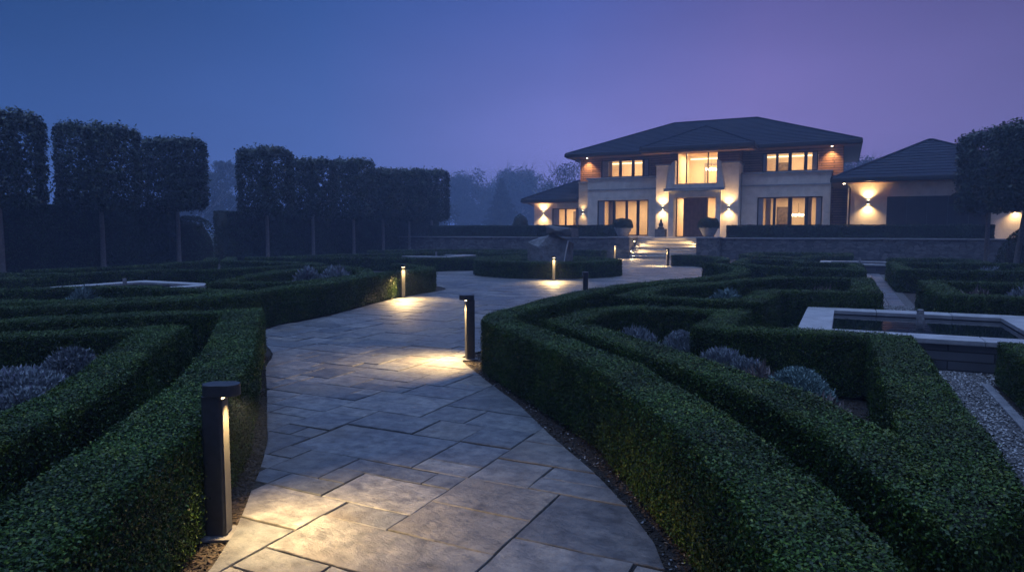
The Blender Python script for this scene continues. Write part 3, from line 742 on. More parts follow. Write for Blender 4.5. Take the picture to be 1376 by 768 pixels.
tuft('broad silvery lavender mass at the left frame edge, back half', 'shrub', (-6.25,3.3), .52, .46, 26000, 'lav', .036, .20, .65, group=GL)
tuft('broad silvery lavender mass at the left frame edge, front half', 'shrub', (-5.35,2.35), .50, .44, 26000, 'lav', .036, .20, .65, group=GL)
tuft('lower silvery lavender between the two broad masses and the hedge', 'shrub', (-5.75,3.05), .40, .38, 14000, 'lav', .036, .20, .65, group=GL)
tuft('silvery lavender behind the broad masses, cut by the left frame edge', 'shrub', (-7.1,2.6), .45, .48, 15000, 'lav', .04, .18, .65, group=GL)
tuft('small grey plant peeping over the hedge in front of the left pool', 'shrub', (-11.6,7.2), .34, .62, 1500, 'san', .12, .16, group=GL)
tuft('rounded grey plant in the bed right of the left pool, left one', 'shrub', (-12.45,13.55), .42, .62, 1800, 'lav', .13, .16, group=GL)
tuft('larger rounded grey plant in the bed right of the left pool, right one', 'shrub', (-11.7,13.75), .5, .68, 2200, 'lav', .13, .16, group=GL)
tuft('low grey plant showing behind the stepped hedge frame', 'shrub', (-1.9,12.9), .36, .52, 1600, 'san', .11, .16, group=GL)
tuft('smooth grey mound plant in the frame right of the paved walk', 'shrub', (2.9,14.6), .52, .62, 2600, 'lav', .09, .16, .6, group=GL)
tuft('wispy grey plant left of the smooth mound right of the paved walk', 'shrub', (2.1,14.2), .4, .55, 1100, 'dry', .14, .09, .75, group=GL)
tuft('small grey mound in the second frame right of the paved walk', 'shrub', (3.6,22.6), .5, .60, 1200, 'lav', .13, .16, group=GL)
tuft('wispy grey planting along the back of the stepped hedge frame', 'shrub', (-.3,13.0), .5, .56, 1200, 'dry', .14, .09, .75, group=GL)

# ================================================================== pools
def pool(x0, y0, x1, y1, h, label, plabel, water_h=None):
    t = empty('garden_pool', ((x0+x1)/2, (y0+y1)/2, 0))
    X, Y = (x1-x0)/2, (y1-y0)/2; c = .40; wz = water_h or h-.065
    b = MB(); e = .035; k = c-.05
    for q in ((-X+e, -Y+e, X-e, -Y+k), (-X+e, Y-k, X-e, Y-e), (-X+e, -Y+k, -X+k, Y-k), (X-k, -Y+k, X-e, Y-k)):
        b.box(q[0], q[1], -.02, q[2], q[3], h-.062)
    b.build('basin_wall', M['poolwall'], t)
    cp = MB()
    for i in range(3):
        a_, d = -X+i*2*X/3+.003, -X+(i+1)*2*X/3-.003
        cp.box(a_, -Y, h-.06, d, -Y+c, h); cp.box(a_, Y-c, h-.06, d, Y, h)
    for i in range(2):
        a_, d = -Y+c+i*(2*Y-2*c)/2+.004, -Y+c+(i+1)*(2*Y-2*c)/2-.004
        cp.box(-X, a_, h-.06, -X+c, d, h); cp.box(X-c, a_, h-.06, X, d, h)
    cp.build('coping', M['coping'], t, bevel=.008)
    w = MB(); w.add([(-X+k, -Y+k, wz), (X-k, -Y+k, wz), (X-k, Y-k, wz), (-X+k, Y-k, wz)], [(0, 1, 2, 3)])
    w.build('pool_water', M['water'], t)
    meta(t, label, 'pool', 'square garden pools')
    f = MB(); r = .045
    f.tube([(0, 0, wz-.2), (.004, 0, wz+.08), (0, .004, wz+.18), (0, 0, wz+.25)], [r*1.2, r*1.15, r*1.05, r*.9], 9)
    s = f.build('fountain_stone', M['rock'], None, bevel=.006)
    s.location = ((x0+x1)/2-.02, (y0+y1)/2-.05, 0)
    meta(s, plabel, 'fountain', 'fountain stones')
pool(-.50, 9.15, 2.46, 12.2, .36, 'square raised pool with pale stone coping on the right, lamp glow on its water', 'small upright fountain stone in the right pool')
pool(-16.6, 9.0, -13.75, 11.95, .30, 'square pool with pale coping on the left, in front of the clipped trees', 'small upright fountain stone in the left pool')
pool(-.85, 28.6, 2.05, 31.5, .36, 'far pool with pale coping below the terrace on the right', 'small fountain stone in the far right pool')
pool(-20.4, 28.6, -17.4, 31.5, .34, 'far pool with pale coping between hedges left of the island', 'small fountain stone in the far left pool')
k = MB(); k.box(1.34, 3.0, -.02, 1.42, 8.45, .018); meta(k.build('stone_kerb', M['rock'], None, bevel=.006), kind='structure')

# ================================================================== bollard lights
def rounded(w, d, n=6, r=None):
    r = r or min(w, d)/2; pts = []
    for cx_, cy_, a0 in ((w/2-r, d/2-r, 0), (-w/2+r, d/2-r, 90), (-w/2+r, -d/2+r, 180), (w/2-r, -d/2+r, 270)):
        pts += [(cx_+r*math.cos(R(a0+90*i/n)), cy_+r*math.sin(R(a0+90*i/n))) for i in range(n+1)]
    return pts
BH = .81
def make_bollard():
    """lamp faces local +x"""
    t = empty('bollard_light')
    b = MB(); b.prism_z([(x-.005, y) for x, y in rounded(.105, .094, 4, .016)], .012, BH-.06); b.build('post', M['lampbody'], t, bevel=.003)
    c = MB(); c.prism_z([(x+.035, y) for x, y in rounded(.19, .116, 8)], BH-.062, BH); c.build('cap', M['lampbody'], t, bevel=.004)
    f = MB(); f.box(.0475, -.040, .02, .0520, .040, BH-.076); f.build('front_plate', M['lampface'], t)
    e = MB(); e.box(.0478, -.038, BH-.074, .0530, .038, BH-.064)
    e.build('lamp_lens', M['lens'], t)
    p = MB(); p.prism_z([(x+.02, y) for x, y in rounded(.22, .18, 4, .02)], -.005, .010); p.build('base_plate', M['rockdark'], t, bevel=.003)
    return t
bol = make_bollard()
BOLL = [((-2.92, 2.47), (.88, .48), 'nearest bollard light at the left edge of the path, dark grey, lamp facing the flagstones', 30.0),
        ((-4.16, 7.36), (-.72, -.69), 'bollard light at the tip of the right path hedge, lamp facing left over the path', 21.0),
        ((-9.42, 13.45), (.75, -.66), 'lit bollard standing in front of the long left hedge', 19.0),
        ((-8.34, 20.25), (.36, -.93), 'lit bollard in front of the round island hedge', 26.0),
        ((-4.45, 12.4), (-.45, .9), 'dark bollard seen from behind, rising above the right path hedge', 20.0),
        ((-11.65, 37.3), (.5, -.85), 'small far bollard just left of the terrace steps', 30.0),
        ((-7.15, 30.9), (-.85, -.52), 'far bollard at the end of the curved hedge right of the plaza', 36.0)]
for i, ((x, y), (dx, dy), lab, en) in enumerate(BOLL):
    o = bol if i == 0 else copy_tree(bol)
    o.location = (x, y, 0); o.rotation_euler = (0, 0, math.atan2(dy, dx))
    meta(o, lab, 'bollard light', 'bollard lights')
    lamp('bollard_lamp', 'AREA', o, (.084, 0, BH-.07), en, (0, R(-31), 0), .045, 108, color=(1.0, .66, .27))

# ================================================================== boulder sculpture
def boulder(name, pts, m, parent, amp=.035, seed=0, cuts=3):
    bm = bmesh.new()
    for p in pts: bm.verts.new(p)
    bmesh.ops.convex_hull(bm, input=bm.verts)
    bmesh.ops.triangulate(bm, faces=bm.faces)
    bmesh.ops.subdivide_edges(bm, edges=bm.edges, cuts=cuts, use_grid_fill=True)
    for v in bm.verts:
        q = v.co*1.9+Vector((seed, 0, 0)); v.co += Vector((noise.noise(q), noise.noise(q+Vector((9, 0, 0))), noise.noise(q+Vector((0, 9, 0)))))*amp
        q = q*3; v.co += Vector((noise.noise(q), noise.noise(q+Vector((9, 0, 0))), noise.noise(q+Vector((0, 9, 0)))))*amp*.4
    me = bpy.data.meshes.new(name); bm.to_mesh(me); bm.free()
    return link(name, me, m, parent)
sc = empty('boulder_sculpture', (-9.7, 23.2, 0)); meta(sc, 'boulder sculpture of a pale wedge rock with a dark tilted block balanced on top', 'sculpture')
boulder('wedge_rock', [(-.82,-.2,-.02),(-.80,-.25,1.20),(-.72,.35,1.1),(-.1,-.5,-.02),(-.25,-.52,1.0),(.12,-.15,1.50),(.10,.3,1.42),(.78,-.2,1.22),(.80,.35,1.15),(.62,-.25,-.02),(.6,.5,-.02),(-.6,.55,-.02),(.05,-.35,1.40)], M['rock'], sc, .03, 2)
boulder('tilted_block', [(.02,-.42,1.52),(-.06,.3,1.50),(-.02,-.40,1.76),(-.04,.3,1.78),(.98,-.42,1.38),(1.0,.3,1.36),(.93,-.45,1.68),(.97,.28,1.68),(.5,-.5,1.60)], M['rockdark'], sc, .025, 5)
e = MB(); e.tube([(.80,-.26,1.24),(.76,-.30,1.0),(.70,-.30,.7),(.66,-.3,.45)], [.03,.026,.022,.016], 7); e.build('polished_edge', M['streak'], sc)

# ================================================================== terrace, steps, walls
F0 = 1.2
tb = MB(); tb.box(-32, 40.3, -.02, -11.15, 75, F0-.004); tb.box(-7.43, 40.3, -.02, 13, 75, F0-.004); tb.box(-11.15, 40.62, -.02, -7.43, 75, F0)
meta(tb.build('terrace', M['coping']), kind='structure')
def wallthing(x0, x1, label):
    t = empty('terrace_wall', ((x0+x1)/2, 40.1, 0)); meta(t, label, 'wall', 'terrace retaining walls'); hw = (x1-x0)/2
    MB().box(-hw, -.15, -.02, hw, .196, F0-.05).build('wall_stone', M['rubble'], t)
    MB().box(-hw, -.20, F0-.048, hw, .24, F0+.02).build('wall_cap', M['coping'], t, bevel=.008)
wallthing(-30, -12.52, 'long low rubble stone wall below the terrace hedge left of the steps')
wallthing(-6.22, 9.0, 'long low rubble stone wall below the terrace hedge right of the steps')
def pier(x0, x1, label):
    t = empty('stone_pier', ((x0+x1)/2, 39.5, 0)); hw = (x1-x0)/2; meta(t, label, 'pier', 'piers flanking the steps')
    MB().box(-hw+.04, -.9, -.02, hw-.04, .9, F0-.02).build('pier_stone', M['rubble'], t)
    MB().box(-hw, -.94, F0-.018, hw, .94, F0+.06).build('pier_cap', M['coping'], t, bevel=.01)
pier(-12.5, -11.17, 'square rubble stone pier left of the terrace steps')
pier(-7.41, -6.24, 'square rubble stone pier right of the terrace steps')
st = empty('terrace_steps', (-9.29, 39.5, 0)); meta(st, 'broad flight of pale stone steps up to the house terrace, risers lit', 'steps')
sb = MB()
for i in range(7):
    z1 = F0*(i+1)/7; sb.box(-1.84, -1.12+i*.318+.02, -.02, 1.84, 1.118, z1-.04)
sb.build('riser_block', M['limestone'], st)
sb = MB()
for i in range(7):
    z1 = F0*(i+1)/7; sb.box(-1.85, -1.15+i*.318, z1-.038, 1.85, -1.15+(i+1)*.318+.03, z1)
sb.build('tread', M['coping'], st, bevel=.006)
def steplight(x, y, z, sx, label):
    t = empty('step_light', (x, y, z)); meta(t, label, 'step light', 'lamps lighting the steps')
    MB().box(0 if sx > 0 else -.03, -.06, -.035, .03 if sx > 0 else 0, .06, .035).build('lamp_housing', M['bronze'], t)
    MB().box(.0305*sx if sx > 0 else -.034, -.045, -.022, .034 if sx > 0 else -.0305, .045, .022).build('lamp_lens', M['spotlens'], t)
    lamp('step_lamp', 'SPOT', t, (.06*sx, -.02, 0), 180, (R(-12), R(-70)*sx, 0), .03, 140, .8)
steplight(-11.17+.04, 39.35, .98, 1, 'bright step light on the left pier near the top of the steps')
steplight(-11.17+.04, 38.72, .42, 1, 'lower step light on the left pier beside the bottom treads')
steplight(-7.41-.04+.0, 39.55, 1.0, -1, 'step light on the right pier facing the upper treads')

def planter(x, label):
    t = empty('stone_planter', (x, 39.75, F0+.06)); meta(t, label, 'planter', 'bowl planters on the piers')
    MB().lathe(0, 0, [(.25, 0), (.29, .03), (.36, .16), (.45, .34), (.51, .48), (.535, .50), (.535, .54), (.47, .545), (.45, .50)], 32).build('bowl', M['planter'], t, smooth=True)
    o = dome('clipped_shrub', None, None, (0, 0), .58, .58, .55, .06, 'yew', 4200, z0=.50, squash=3.2, rough=.03)
    o.parent = t
planter(-11.93, 'pale stone bowl planter with clipped dark shrub on the left pier')
planter(-6.92, 'pale stone bowl planter with clipped dark shrub on the right pier')
stt = empty('garden_statue', (-10.55, 43.5, F0)); meta(stt, 'small dark statue on a square plinth under the left entrance lamp', 'statue')
MB().box(-.32, -.28, 0, .32, .28, .52).build('plinth', M['rockdark'], stt, bevel=.015)
MB().lathe(0, 0, [(.20, .522), (.22, .56), (.19, .62), (.11, .66), (.145, .74), (.15, .84), (.09, .93), (.05, .95), (.075, 1.0), (.075, 1.06), (.035, 1.12), (.02, 1.18)], 18).build('figure', M['bronze'], stt, smooth=True)

# ================================================================== the house
H = empty('country_house', (-8.55, 46, F0)); meta(H, 'large two-storey country house with hipped slate roofs, limestone bays and lit windows', 'house')
HL = Vector(H.location)
HOUSE_PARTS = []
def hp(mb, name, m, parent=None, **k):
    """a piece of the house: built at its place, then hung under the house"""
    o = mb.build(name, m, None, **k)
    o.parent = parent or H
    o.matrix_parent_inverse = Matrix.Identity(4) if parent else H_INV
    return o
from mathutils import Matrix
H_INV = Matrix.Translation(-HL)
def roof_face(mb, e0, e1, r0, r1, courses, lift=.034):
    """slate courses between an eave edge e0-e1 and an upper edge r0-r1, each lapping over the one below"""
    e0, e1, r0, r1 = map(Vector, (e0, e1, r0, r1))
    nn = (e1-e0).cross(r0-e0)
    if nn.length < 1e-6: nn = (e1-e0).cross(r1-e0)
    nn.normalize()
    if nn.z < 0: nn = -nn
    for i in range(courses):
        t0, t1 = i/courses, min(1, (i+1)/courses+.15/courses)
        a_, b_, c_, d_ = e0.lerp(r0, t0), e1.lerp(r1, t0), e1.lerp(r1, t1), e0.lerp(r0, t1)
        a2, b2 = a_+nn*lift, b_+nn*lift
        c2, d2 = c_+nn*.004, d_+nn*.004
        mb.add([a2, b2, c2, d2, a_, b_], [(0, 1, 2, 3), (4, 5, 1, 0)])
def hip_roof(name, ex0, ex1, ey0, ey1, ez, rx0, rx1, ry, rz, wx0, wx1, wy0, wy1, courses=18, back=True, gap=None):
    mb = MB()
    A, B, C_, D_ = (ex0, ey0, ez), (ex1, ey0, ez), (ex1, ey1, ez), (ex0, ey1, ez)
    r0, r1 = (rx0, ry, rz), (rx1, ry, rz)
    roof_face(mb, A, B, r0, r1, courses); roof_face(mb, B, C_, r1, r1, courses); roof_face(mb, D_, A, r0, r0, courses)
    if back: roof_face(mb, C_, D_, r1, r0, courses)
    rf = hp(mb, name, M['slate'])
    # hip and ridge tiles
    rg = MB()
    for p, q in ((A, r0), (B, r1), (C_, r1), (D_, r0), (r0, r1)):
        if (Vector(p)-Vector(q)).length < .05: continue
        p, q = Vector(p)+Vector((0, 0, .03)), Vector(q)+Vector((0, 0, .03))
        rg.tube([p, q], [.075, .075], 6)
    r_ = hp(rg, 'ridge_tile', M['slate'], rf)
    # soffit board and gutter
    so = MB(); z = ez-.24
    so.wall_ring = None
    front = [(ex0+.02, ey0+.02, ex1-.02, wy0)] if not gap else [(ex0+.02, ey0+.02, gap[0], wy0), (gap[1], ey0+.02, ex1-.02, wy0)]
    for q in (*front, *([(ex0+.02, wy1, ex1-.02, ey1-.02)] if back else []), (ex0+.02, wy0, wx0, wy1), (wx1, wy0, ex1-.02, wy1)):
        if q[2]-q[0] > .02 and q[3]-q[1] > .02: so.box(q[0], q[1], z-.02, q[2], q[3], z+.02)
    hp(so, 'soffit', M['soffit'])
    gu = MB(); g = .07
    gu.box(ex0-g, ey0-g, ez-.20, ex1+g, ey0+.0, ez+.015); gu.box(ex0-g, ey1, ez-.20, ex1+g, ey1+g, ez+.015)
    gu.box(ex0-g, ey0, ez-.20, ex0, ey1, ez+.015); gu.box(ex1, ey0, ez-.20, ex1+g, ey1, ez+.015)
    hp(gu, 'gutter', M['gutter'], bevel=.02)
    return rf
# upper storey
UW0, UW1, UY = -17.03, -.20, 46.2
b = MB(); b.wall(UY, UY+.3, UW0, UW1, 4.2, 6.70, [(-15.50, -12.08, 5.28, 6.50), (-4.85, -1.58, 5.28, 6.50), (-10.9, -6.1, 4.21, 6.69)])
b.box(UW0, UY+.3, F0, UW0+.3, 55.9, 6.70); b.box(UW1-.3, UY+.3, F0, UW1, 55.9, 6.70); b.box(UW0, 55.9, F0, UW1, 56.2, 6.70)
b.box(UW1-.7, UY, F0, UW1, UY+.298, 4.198); b.box(UW0, UY, F0, -16.1, UY+.298, 4.198)
hp(b, 'brick_wall', M['brick'])
hip_roof('main_roof', -17.81, .72, 45.3, 57.1, 6.93, -11.57, -5.78, 51.2, 9.46, UW0, UW1, UY, 56.2, 20, gap=(-11.02, -5.98))
# lower limestone bays
def bay(x0, x1, wx0, wx1):
    b = MB(); b.wall(45.2, 45.45, x0, x1, F0, 5.1, [(wx0, wx1, F0+.06, 3.68)])
    b.box(x0, 45.45, F0, x0+.25, UY-.002, 5.1); b.box(x1-.25, 45.45, F0, x1, UY-.002, 5.1)
    hp(b, 'limestone_bay', M['limestone'])
    c = MB(); c.box(x0-.08, 45.10, 5.1, x1+.08, UY-.002, 5.22); c.box(x0-.04, 45.15, 4.36, x1+.04, 45.198, 4.44)
    hp(c, 'cornice', M['coping'], bevel=.01)
bay(-16.12, -11.12, -15.41, -11.83); bay(-5.90, -.82, -4.96, -1.24)
b = MB(); b.box(-16.9, 45.55, F0, -16.22, 46.19, 4.93); hp(b, 'brick_pier', M['palebrick'])
b = MB(); b.box(-16.95, 45.5, 4.932, -16.17, 46.19, 5.02); hp(b, 'pier_cap', M['coping'])
# entrance bay
b = MB(); b.wall(44.45, 44.7, -11.0, -6.0, 4.32, 6.74, [(-9.82, -7.24, 4.53, 6.64)])
b.box(-11.0, 44.7, 5.0, -10.7, UY, 6.74); b.box(-6.3, 44.7, 5.0, -6.0, UY, 6.74)
hp(b, 'brick_wall', M['brick'])
for x0, x1 in ((-11.08, -10.05), (-7.08, -5.95)):
    b = MB(); b.box(x0, 44.2, F0, x1, UY-.004, 5.76); hp(b, 'limestone_column', M['limestone'])
    b = MB(); b.box(x0-.05, 44.14, 5.762, x1+.05, UY-.004, 5.86); hp(b, 'column_cap', M['coping'], bevel=.01)
b = MB(); b.prism_y([(-10.42,4.29),(-6.78,4.29),(-7.02,5.9),(-7.24,6.05),(-7.24,4.55),(-9.82,4.55),(-9.82,6.05),(-10.04,5.9)], 43.92, 44.448); hp(b, 'flared_surround', M['limestone'])
b = MB(); b.box(-10.48, 43.70, 4.10, -6.72, 44.44, 4.285); hp(b, 'ledge', M['coping'], bevel=.012)
b = MB(); b.box(-10.22, 44.0, F0, -9.90, 44.9, 4.095); b.box(-7.28, 44.0, F0, -6.96, 44.9, 4.095); b.box(-9.90, 44.0, 3.73, -7.28, 44.9, 4.095); hp(b, 'door_surround', M['limestone'])
d = MB(); d.box(-9.36, 44.78, F0, -7.94, 44.86, 3.72); dr = hp(d, 'front_door', M['door'])
d = MB()
for i in range(6): d.box(-9.36+.02+i*.236, 44.765, F0+.02, -9.36+.02+i*.236+.218, 44.778, 3.70)
hp(d, 'door_board', M['door'], dr)
d = MB(); d.tube([(-8.12, 44.70, F0+.8), (-8.12, 44.70, F0+1.9)], [.02, .02], 8); d.box(-8.135, 44.70, F0+.95, -8.105, 44.78, F0+.98); d.box(-8.135, 44.70, F0+1.7, -8.105, 44.78, F0+1.73); hp(d, 'handle', M['bronze'], dr)
hip_roof('entrance_roof', -11.95, -5.05, 43.4, 50.2, 6.86, -8.60, -8.40, 46.9, 8.46, -11.0, -6.0, 44.45, 46.2, 12, back=False)
b = MB(); b.box(-11.9, 43.42, 6.50, -5.1, 44.44, 6.60); hp(b, 'eave_soffit', M['soffit'])
# left wing
b = MB(); b.wall(46.5, 46.75, -20.75, -17.03, F0, 3.60, [(-19.32, -17.2, F0+.1, 3.24)]); b.box(-20.75, 46.75, F0, -20.5, 52, 3.60); b.box(-20.5, 51.75, F0, -17.03, 52, 3.60)
hp(b, 'wing_wall', M['limestone'])
hip_roof('wing_roof', -21.4, -17.06, 45.7, 52.7, 3.86, -18.3, -17.06, 49.2, 5.35, -20.75, -17.1, 46.5, 52, 13)
# garage wing
b = MB(); b.wall(42.0, 42.25, .10, 8.4, F0, 4.20, [(2.0, 6.66, F0, 3.43)]); b.box(.10, 42.25, F0, .35, 50, 4.20); b.box(8.15, 42.25, F0, 8.4, 50, 4.20); b.box(.35, 49.75, F0, 8.15, 50, 4.20)
hp(b, 'garage_wall', M['limestone'])
b = MB(); b.box(-.22, 46.6, F0, .12, 46.85, 4.8); hp(b, 'link_wall', M['brick'])
hip_roof('garage_roof', -.72, 9.2, 41.2, 50.8, 4.42, 4.15, 4.35, 46.0, 6.75, .1, 8.4, 42, 50, 13)
b = MB()
for i in range(5): b.box(2.0+i*.932+.01, 42.10, F0+.01, 2.0+(i+1)*.932-.01, 42.16, 3.425)
b.box(2.0, 42.17, F0, 6.66, 42.2, 3.43)
hp(b, 'garage_door', M['garagedoor'])
b = MB(); b.tube([(.20, 41.90, F0), (.20, 41.90, 3.9), (.02, 41.5, 4.2)], [.05, .05, .05], 10); hp(b, 'downpipe', M['gutter'])
b = MB(); b.tube([(-17.5, 45.5, 6.72), (-17.2, 45.9, 6.5), (-17.06, 46.14, 6.4)], [.045]*3, 8); hp(b, 'downpipe', M['gutter']); b = MB(); b.tube([(-21.1, 45.9, 3.66), (-20.85, 46.2, 3.5), (-20.8, 46.45, 3.4)], [.04]*3, 8); hp(b, 'downpipe', M['gutter'])

# windows: frame with panes of glass, grey fixed side panels
def window(x0, x1, z0, z1, y, bars, side=(0, 0), fw=.07, bw=.07):
    f = MB(); f.box(x0, y, z0, x0+fw, y+.12, z1); f.box(x1-fw, y, z0, x1, y+.12, z1); f.box(x0+fw, y, z1-fw, x1-fw, y+.12, z1); f.box(x0+fw, y, z0, x1-fw, y+.12, z0+fw)
    for q, w_ in bars: f.box(q-w_/2, y+.004, z0+fw, q+w_/2, y+.116, z1-fw)
    w = hp(f, 'window', M['frame'], bevel=.006)
    g = MB(); g.add([(x0+fw, y+.06, z0+fw), (x1-fw, y+.06, z0+fw), (x1-fw, y+.06, z1-fw), (x0+fw, y+.06, z1-fw)], [(0, 1, 2, 3)]); hp(g, 'pane', M['glass'], w)
    if side[0] or side[1]:
        if side[0]: hp(MB().box(x0+fw, y+.03, z0+fw, x0+fw+side[0], y+.09, z1-fw), 'side_panel', M['shutter'], w)
        if side[1]: hp(MB().box(x1-fw-side[1], y+.03, z0+fw, x1-fw, y+.09, z1-fw), 'side_panel', M['shutter'], w)
    return w
window(-15.49, -12.09, 5.29, 6.49, 46.26, [(-14.12, .20), (-13.22, .20), (-12.55+.05, .16)], (.45, .25))
window(-4.84, -1.59, 5.29, 6.49, 46.26, [(-4.05+.1, .16), (-3.2, .2), (-2.3, .2)], (.22, .28))
window(-15.40, -11.84, F0+.07, 3.67, 45.28, [(-14.22, .18), (-13.35, .17), (-12.56, .2)], (.42, 0))
window(-4.95, -1.25, F0+.07, 3.67, 45.28, [(-3.95, .16), (-3.05, .24), (-2.12, .2)], (.28, .28))
window(-9.81, -7.25, 4.55, 6.63, 44.50, [(-9.22, .07), (-7.88, .07)], fw=.06)
window(-9.89, -9.37, F0+.01, 3.72, 44.78, [], fw=.05); window(-7.93, -7.29, F0+.01, 3.72, 44.78, [], fw=.05)
window(-19.31, -17.21, F0+.1, 3.23, 46.55, [(-18.28, .12)], (.45, .22))

# rooms
def room(x0, x1, y0, y1, z0, z1, watts, col=(1.0, .62, .31), cove=False):
    r = MB()
    r.add([(x0,y1,z0),(x1,y1,z0),(x1,y1,z1),(x0,y1,z1)], [(0,1,2,3)]); r.add([(x0,y0,z0),(x0,y1,z0),(x0,y1,z1),(x0,y0,z1)], [(0,1,2,3)]); r.add([(x1,y0,z0),(x1,y1,z0),(x1,y1,z1),(x1,y0,z1)], [(3,2,1,0)])
    r.add([(x0,y0,z1),(x1,y0,z1),(x1,y1,z1),(x0,y1,z1)], [(0,1,2,3)])
    q = hp(r, 'interior_wall', M['plaster'])
    f = MB(); f.add([(x0,y0,z0),(x1,y0,z0),(x1,y1,z0),(x0,y1,z0)], [(0,1,2,3)]); hp(f, 'interior_floor', M['floorwood'], q)
    d = bpy.data.lights.new('ceiling_lamp', 'AREA'); d.energy = watts; d.color = col; d.shape = 'RECTANGLE'; d.size = (x1-x0)*.6; d.size_y = (y1-y0)*.5
    o = bpy.data.objects.new('ceiling_lamp', d); COL.objects.link(o); o.parent = q; o.location = ((x0+x1)/2, (y0+y1)/2, z1-.05)
    if cove:
        c = MB(); c.box(x0+.02, y1-.12, z1-.16, x1-.02, y1-.06, z1-.10); hp(c, 'cove_light', M['cove'], q)
    return q
K = 3.2
room(-16.0, -11.9, 46.5, 49.6, 4.98, 6.68, 48*K, cove=True)
room(-5.2, -1.0, 46.5, 49.6, 4.98, 6.68, 42*K, cove=True)
room(-16.0, -11.6, 45.45, 49.6, F0+.03, 3.85, 58*K)
room(-5.3, -.9, 45.45, 49.6, F0+.03, 3.85, 46*K)
room(-9.86, -7.22, 44.72, 49.0, 4.4, 6.70, 88*K, cove=True)
room(-9.95, -7.25, 44.95, 49.0, F0+.03, 3.95, 62*K)
room(-20.4, -17.1, 46.78, 50.5, F0+.03, 3.55, 54*K)
# things inside the lit rooms
def chandelier(x, y, z, r, label):
    t = empty('chandelier', (x, y, z)); meta(t, label, 'chandelier', 'chandeliers')
    MB().tube([(0, 0, .05), (0, 0, .75)], [.012, .012], 6).build('hanging_rod', M['bronze'], t)
    c = MB()
    for k in range(9):
        a_ = k*.698; q = r*(.95 if k % 2 else .6)
        c.lathe(q*math.cos(a_), q*math.sin(a_), [(.02, -.10), (.06, -.05), (.075, .0), (.05, .06), (.015, .08)], 8)
    c.build('crystal_cluster', M['crystal'], t)
    MB().lathe(0, 0, [(r*.9, .045), (r, .06), (r*.9, .075)], 20).build('ring', M['bronze'], t)
chandelier(-7.95, 46.2, 5.62, .34, 'crystal chandelier glowing in the upper window over the door')
chandelier(-2.7, 47.6, 2.62, .36, 'low glowing chandelier in the right ground-floor window')
tl = empty('table_lamp', (-13.95, 46.6, F0+.03)); meta(tl, 'lit table lamp on a side table in the left ground-floor window', 'lamp')
MB().box(-.3, -.25, 0, .3, .25, .62).build('side_table', M['timber'], tl, bevel=.01)
MB().lathe(0, 0, [(.09, .622), (.05, .66), (.07, .80), (.02, .95)], 14).build('lamp_base', M['bronze'], tl, smooth=True)
MB().lathe(0, 0, [(.20, .95), (.14, 1.22)], 18).build('lamp_shade', M['lampshade'], tl, smooth=True)
def picture(x, y, z, w, h, label):
    t = empty('framed_picture', (x, y, z)); meta(t, label, 'picture', 'pictures on the room walls')
    MB().box(-w/2, -.03, -h/2, w/2, 0, h/2).build('picture_frame', M['bronze'], t)
    MB().box(-w/2+.04, -.036, -h/2+.04, w/2-.04, -.031, h/2-.04).build('print', M['picture'], t)
picture(-18.75, 50.48, 2.55, .8, 1.1, 'framed picture in the left-hand pane of the low wing window')
picture(-17.95, 50.48, 2.5, .6, .9, 'framed picture in the right-hand pane of the low wing window')
picture(-12.15, 49.57, 2.55, 1.1, 1.5, 'large dark picture in the left ground-floor room beside the steps')
picture(-3.7, 49.57, 2.6, .9, 1.2, 'framed picture in the right ground-floor room')
picture(-3.9, 49.57, 5.75, .8, .8, 'framed picture in the right upper-floor room')
cb = empty('sideboard', (-2.6, 48.6, F0+.03)); meta(cb, 'dark dining table under the low chandelier in the right room', 'table')
MB().box(-.9, -.45, .70, .9, .45, .75).build('table_top', M['timber'], cb, bevel=.01)
for sx in (-.8, .8):
    for sy in (-.36, .36): MB().box(sx-.035, sy-.035, 0, sx+.035, sy+.035, .698).build('leg', M['timber'], cb)
cb.name = 'dining_table'
dc = empty('doorway_casing', (-8.35, 48.95, 4.4)); meta(dc, 'pale inner doorway casing in the upper room over the entrance', 'doorway')
b = MB(); b.box(-.55, -.06, 0, -.43, .03, 1.75); b.box(.43, -.06, 0, .55, .03, 1.75); b.box(-.55, -.06, 1.751, .55, .03, 1.87); b.build('casing', M['coping'], dc)
def curtain(x, y, z0, z1, w, label):
    n = 26; pts = [(x-w/2+w*i/n, y+.03*math.sin(i*1.9)) for i in range(n+1)]
    b = MB(); vs = [(px, py, z0) for px, py in pts]+[(px, py, z1) for px, py in pts]
    b.add(vs, [(i, i+1, n+2+i, n+1+i) for i in range(n)])
    o = b.build('curtain', M['curtain'], None, smooth=True)
    s = o.modifiers.new('cloth', 'SOLIDIFY'); s.thickness = .006
    meta(o, label, 'curtain', 'linen curtains')
curtain(-14.55, 45.75, F0+.05, 3.8, .45, 'linen curtain in the leftmost ground-floor pane of the main block')
curtain(-2.0, 45.75, F0+.05, 3.8, .3, 'linen curtain near the right end of the right ground-floor window')
curtain(-4.35, 45.75, F0+.05, 3.8, .3, 'linen curtain near the left end of the right ground-floor window')
curtain(-15.0, 46.75, 5.0, 6.6, .3, 'linen curtain at the left end of the left upper window')

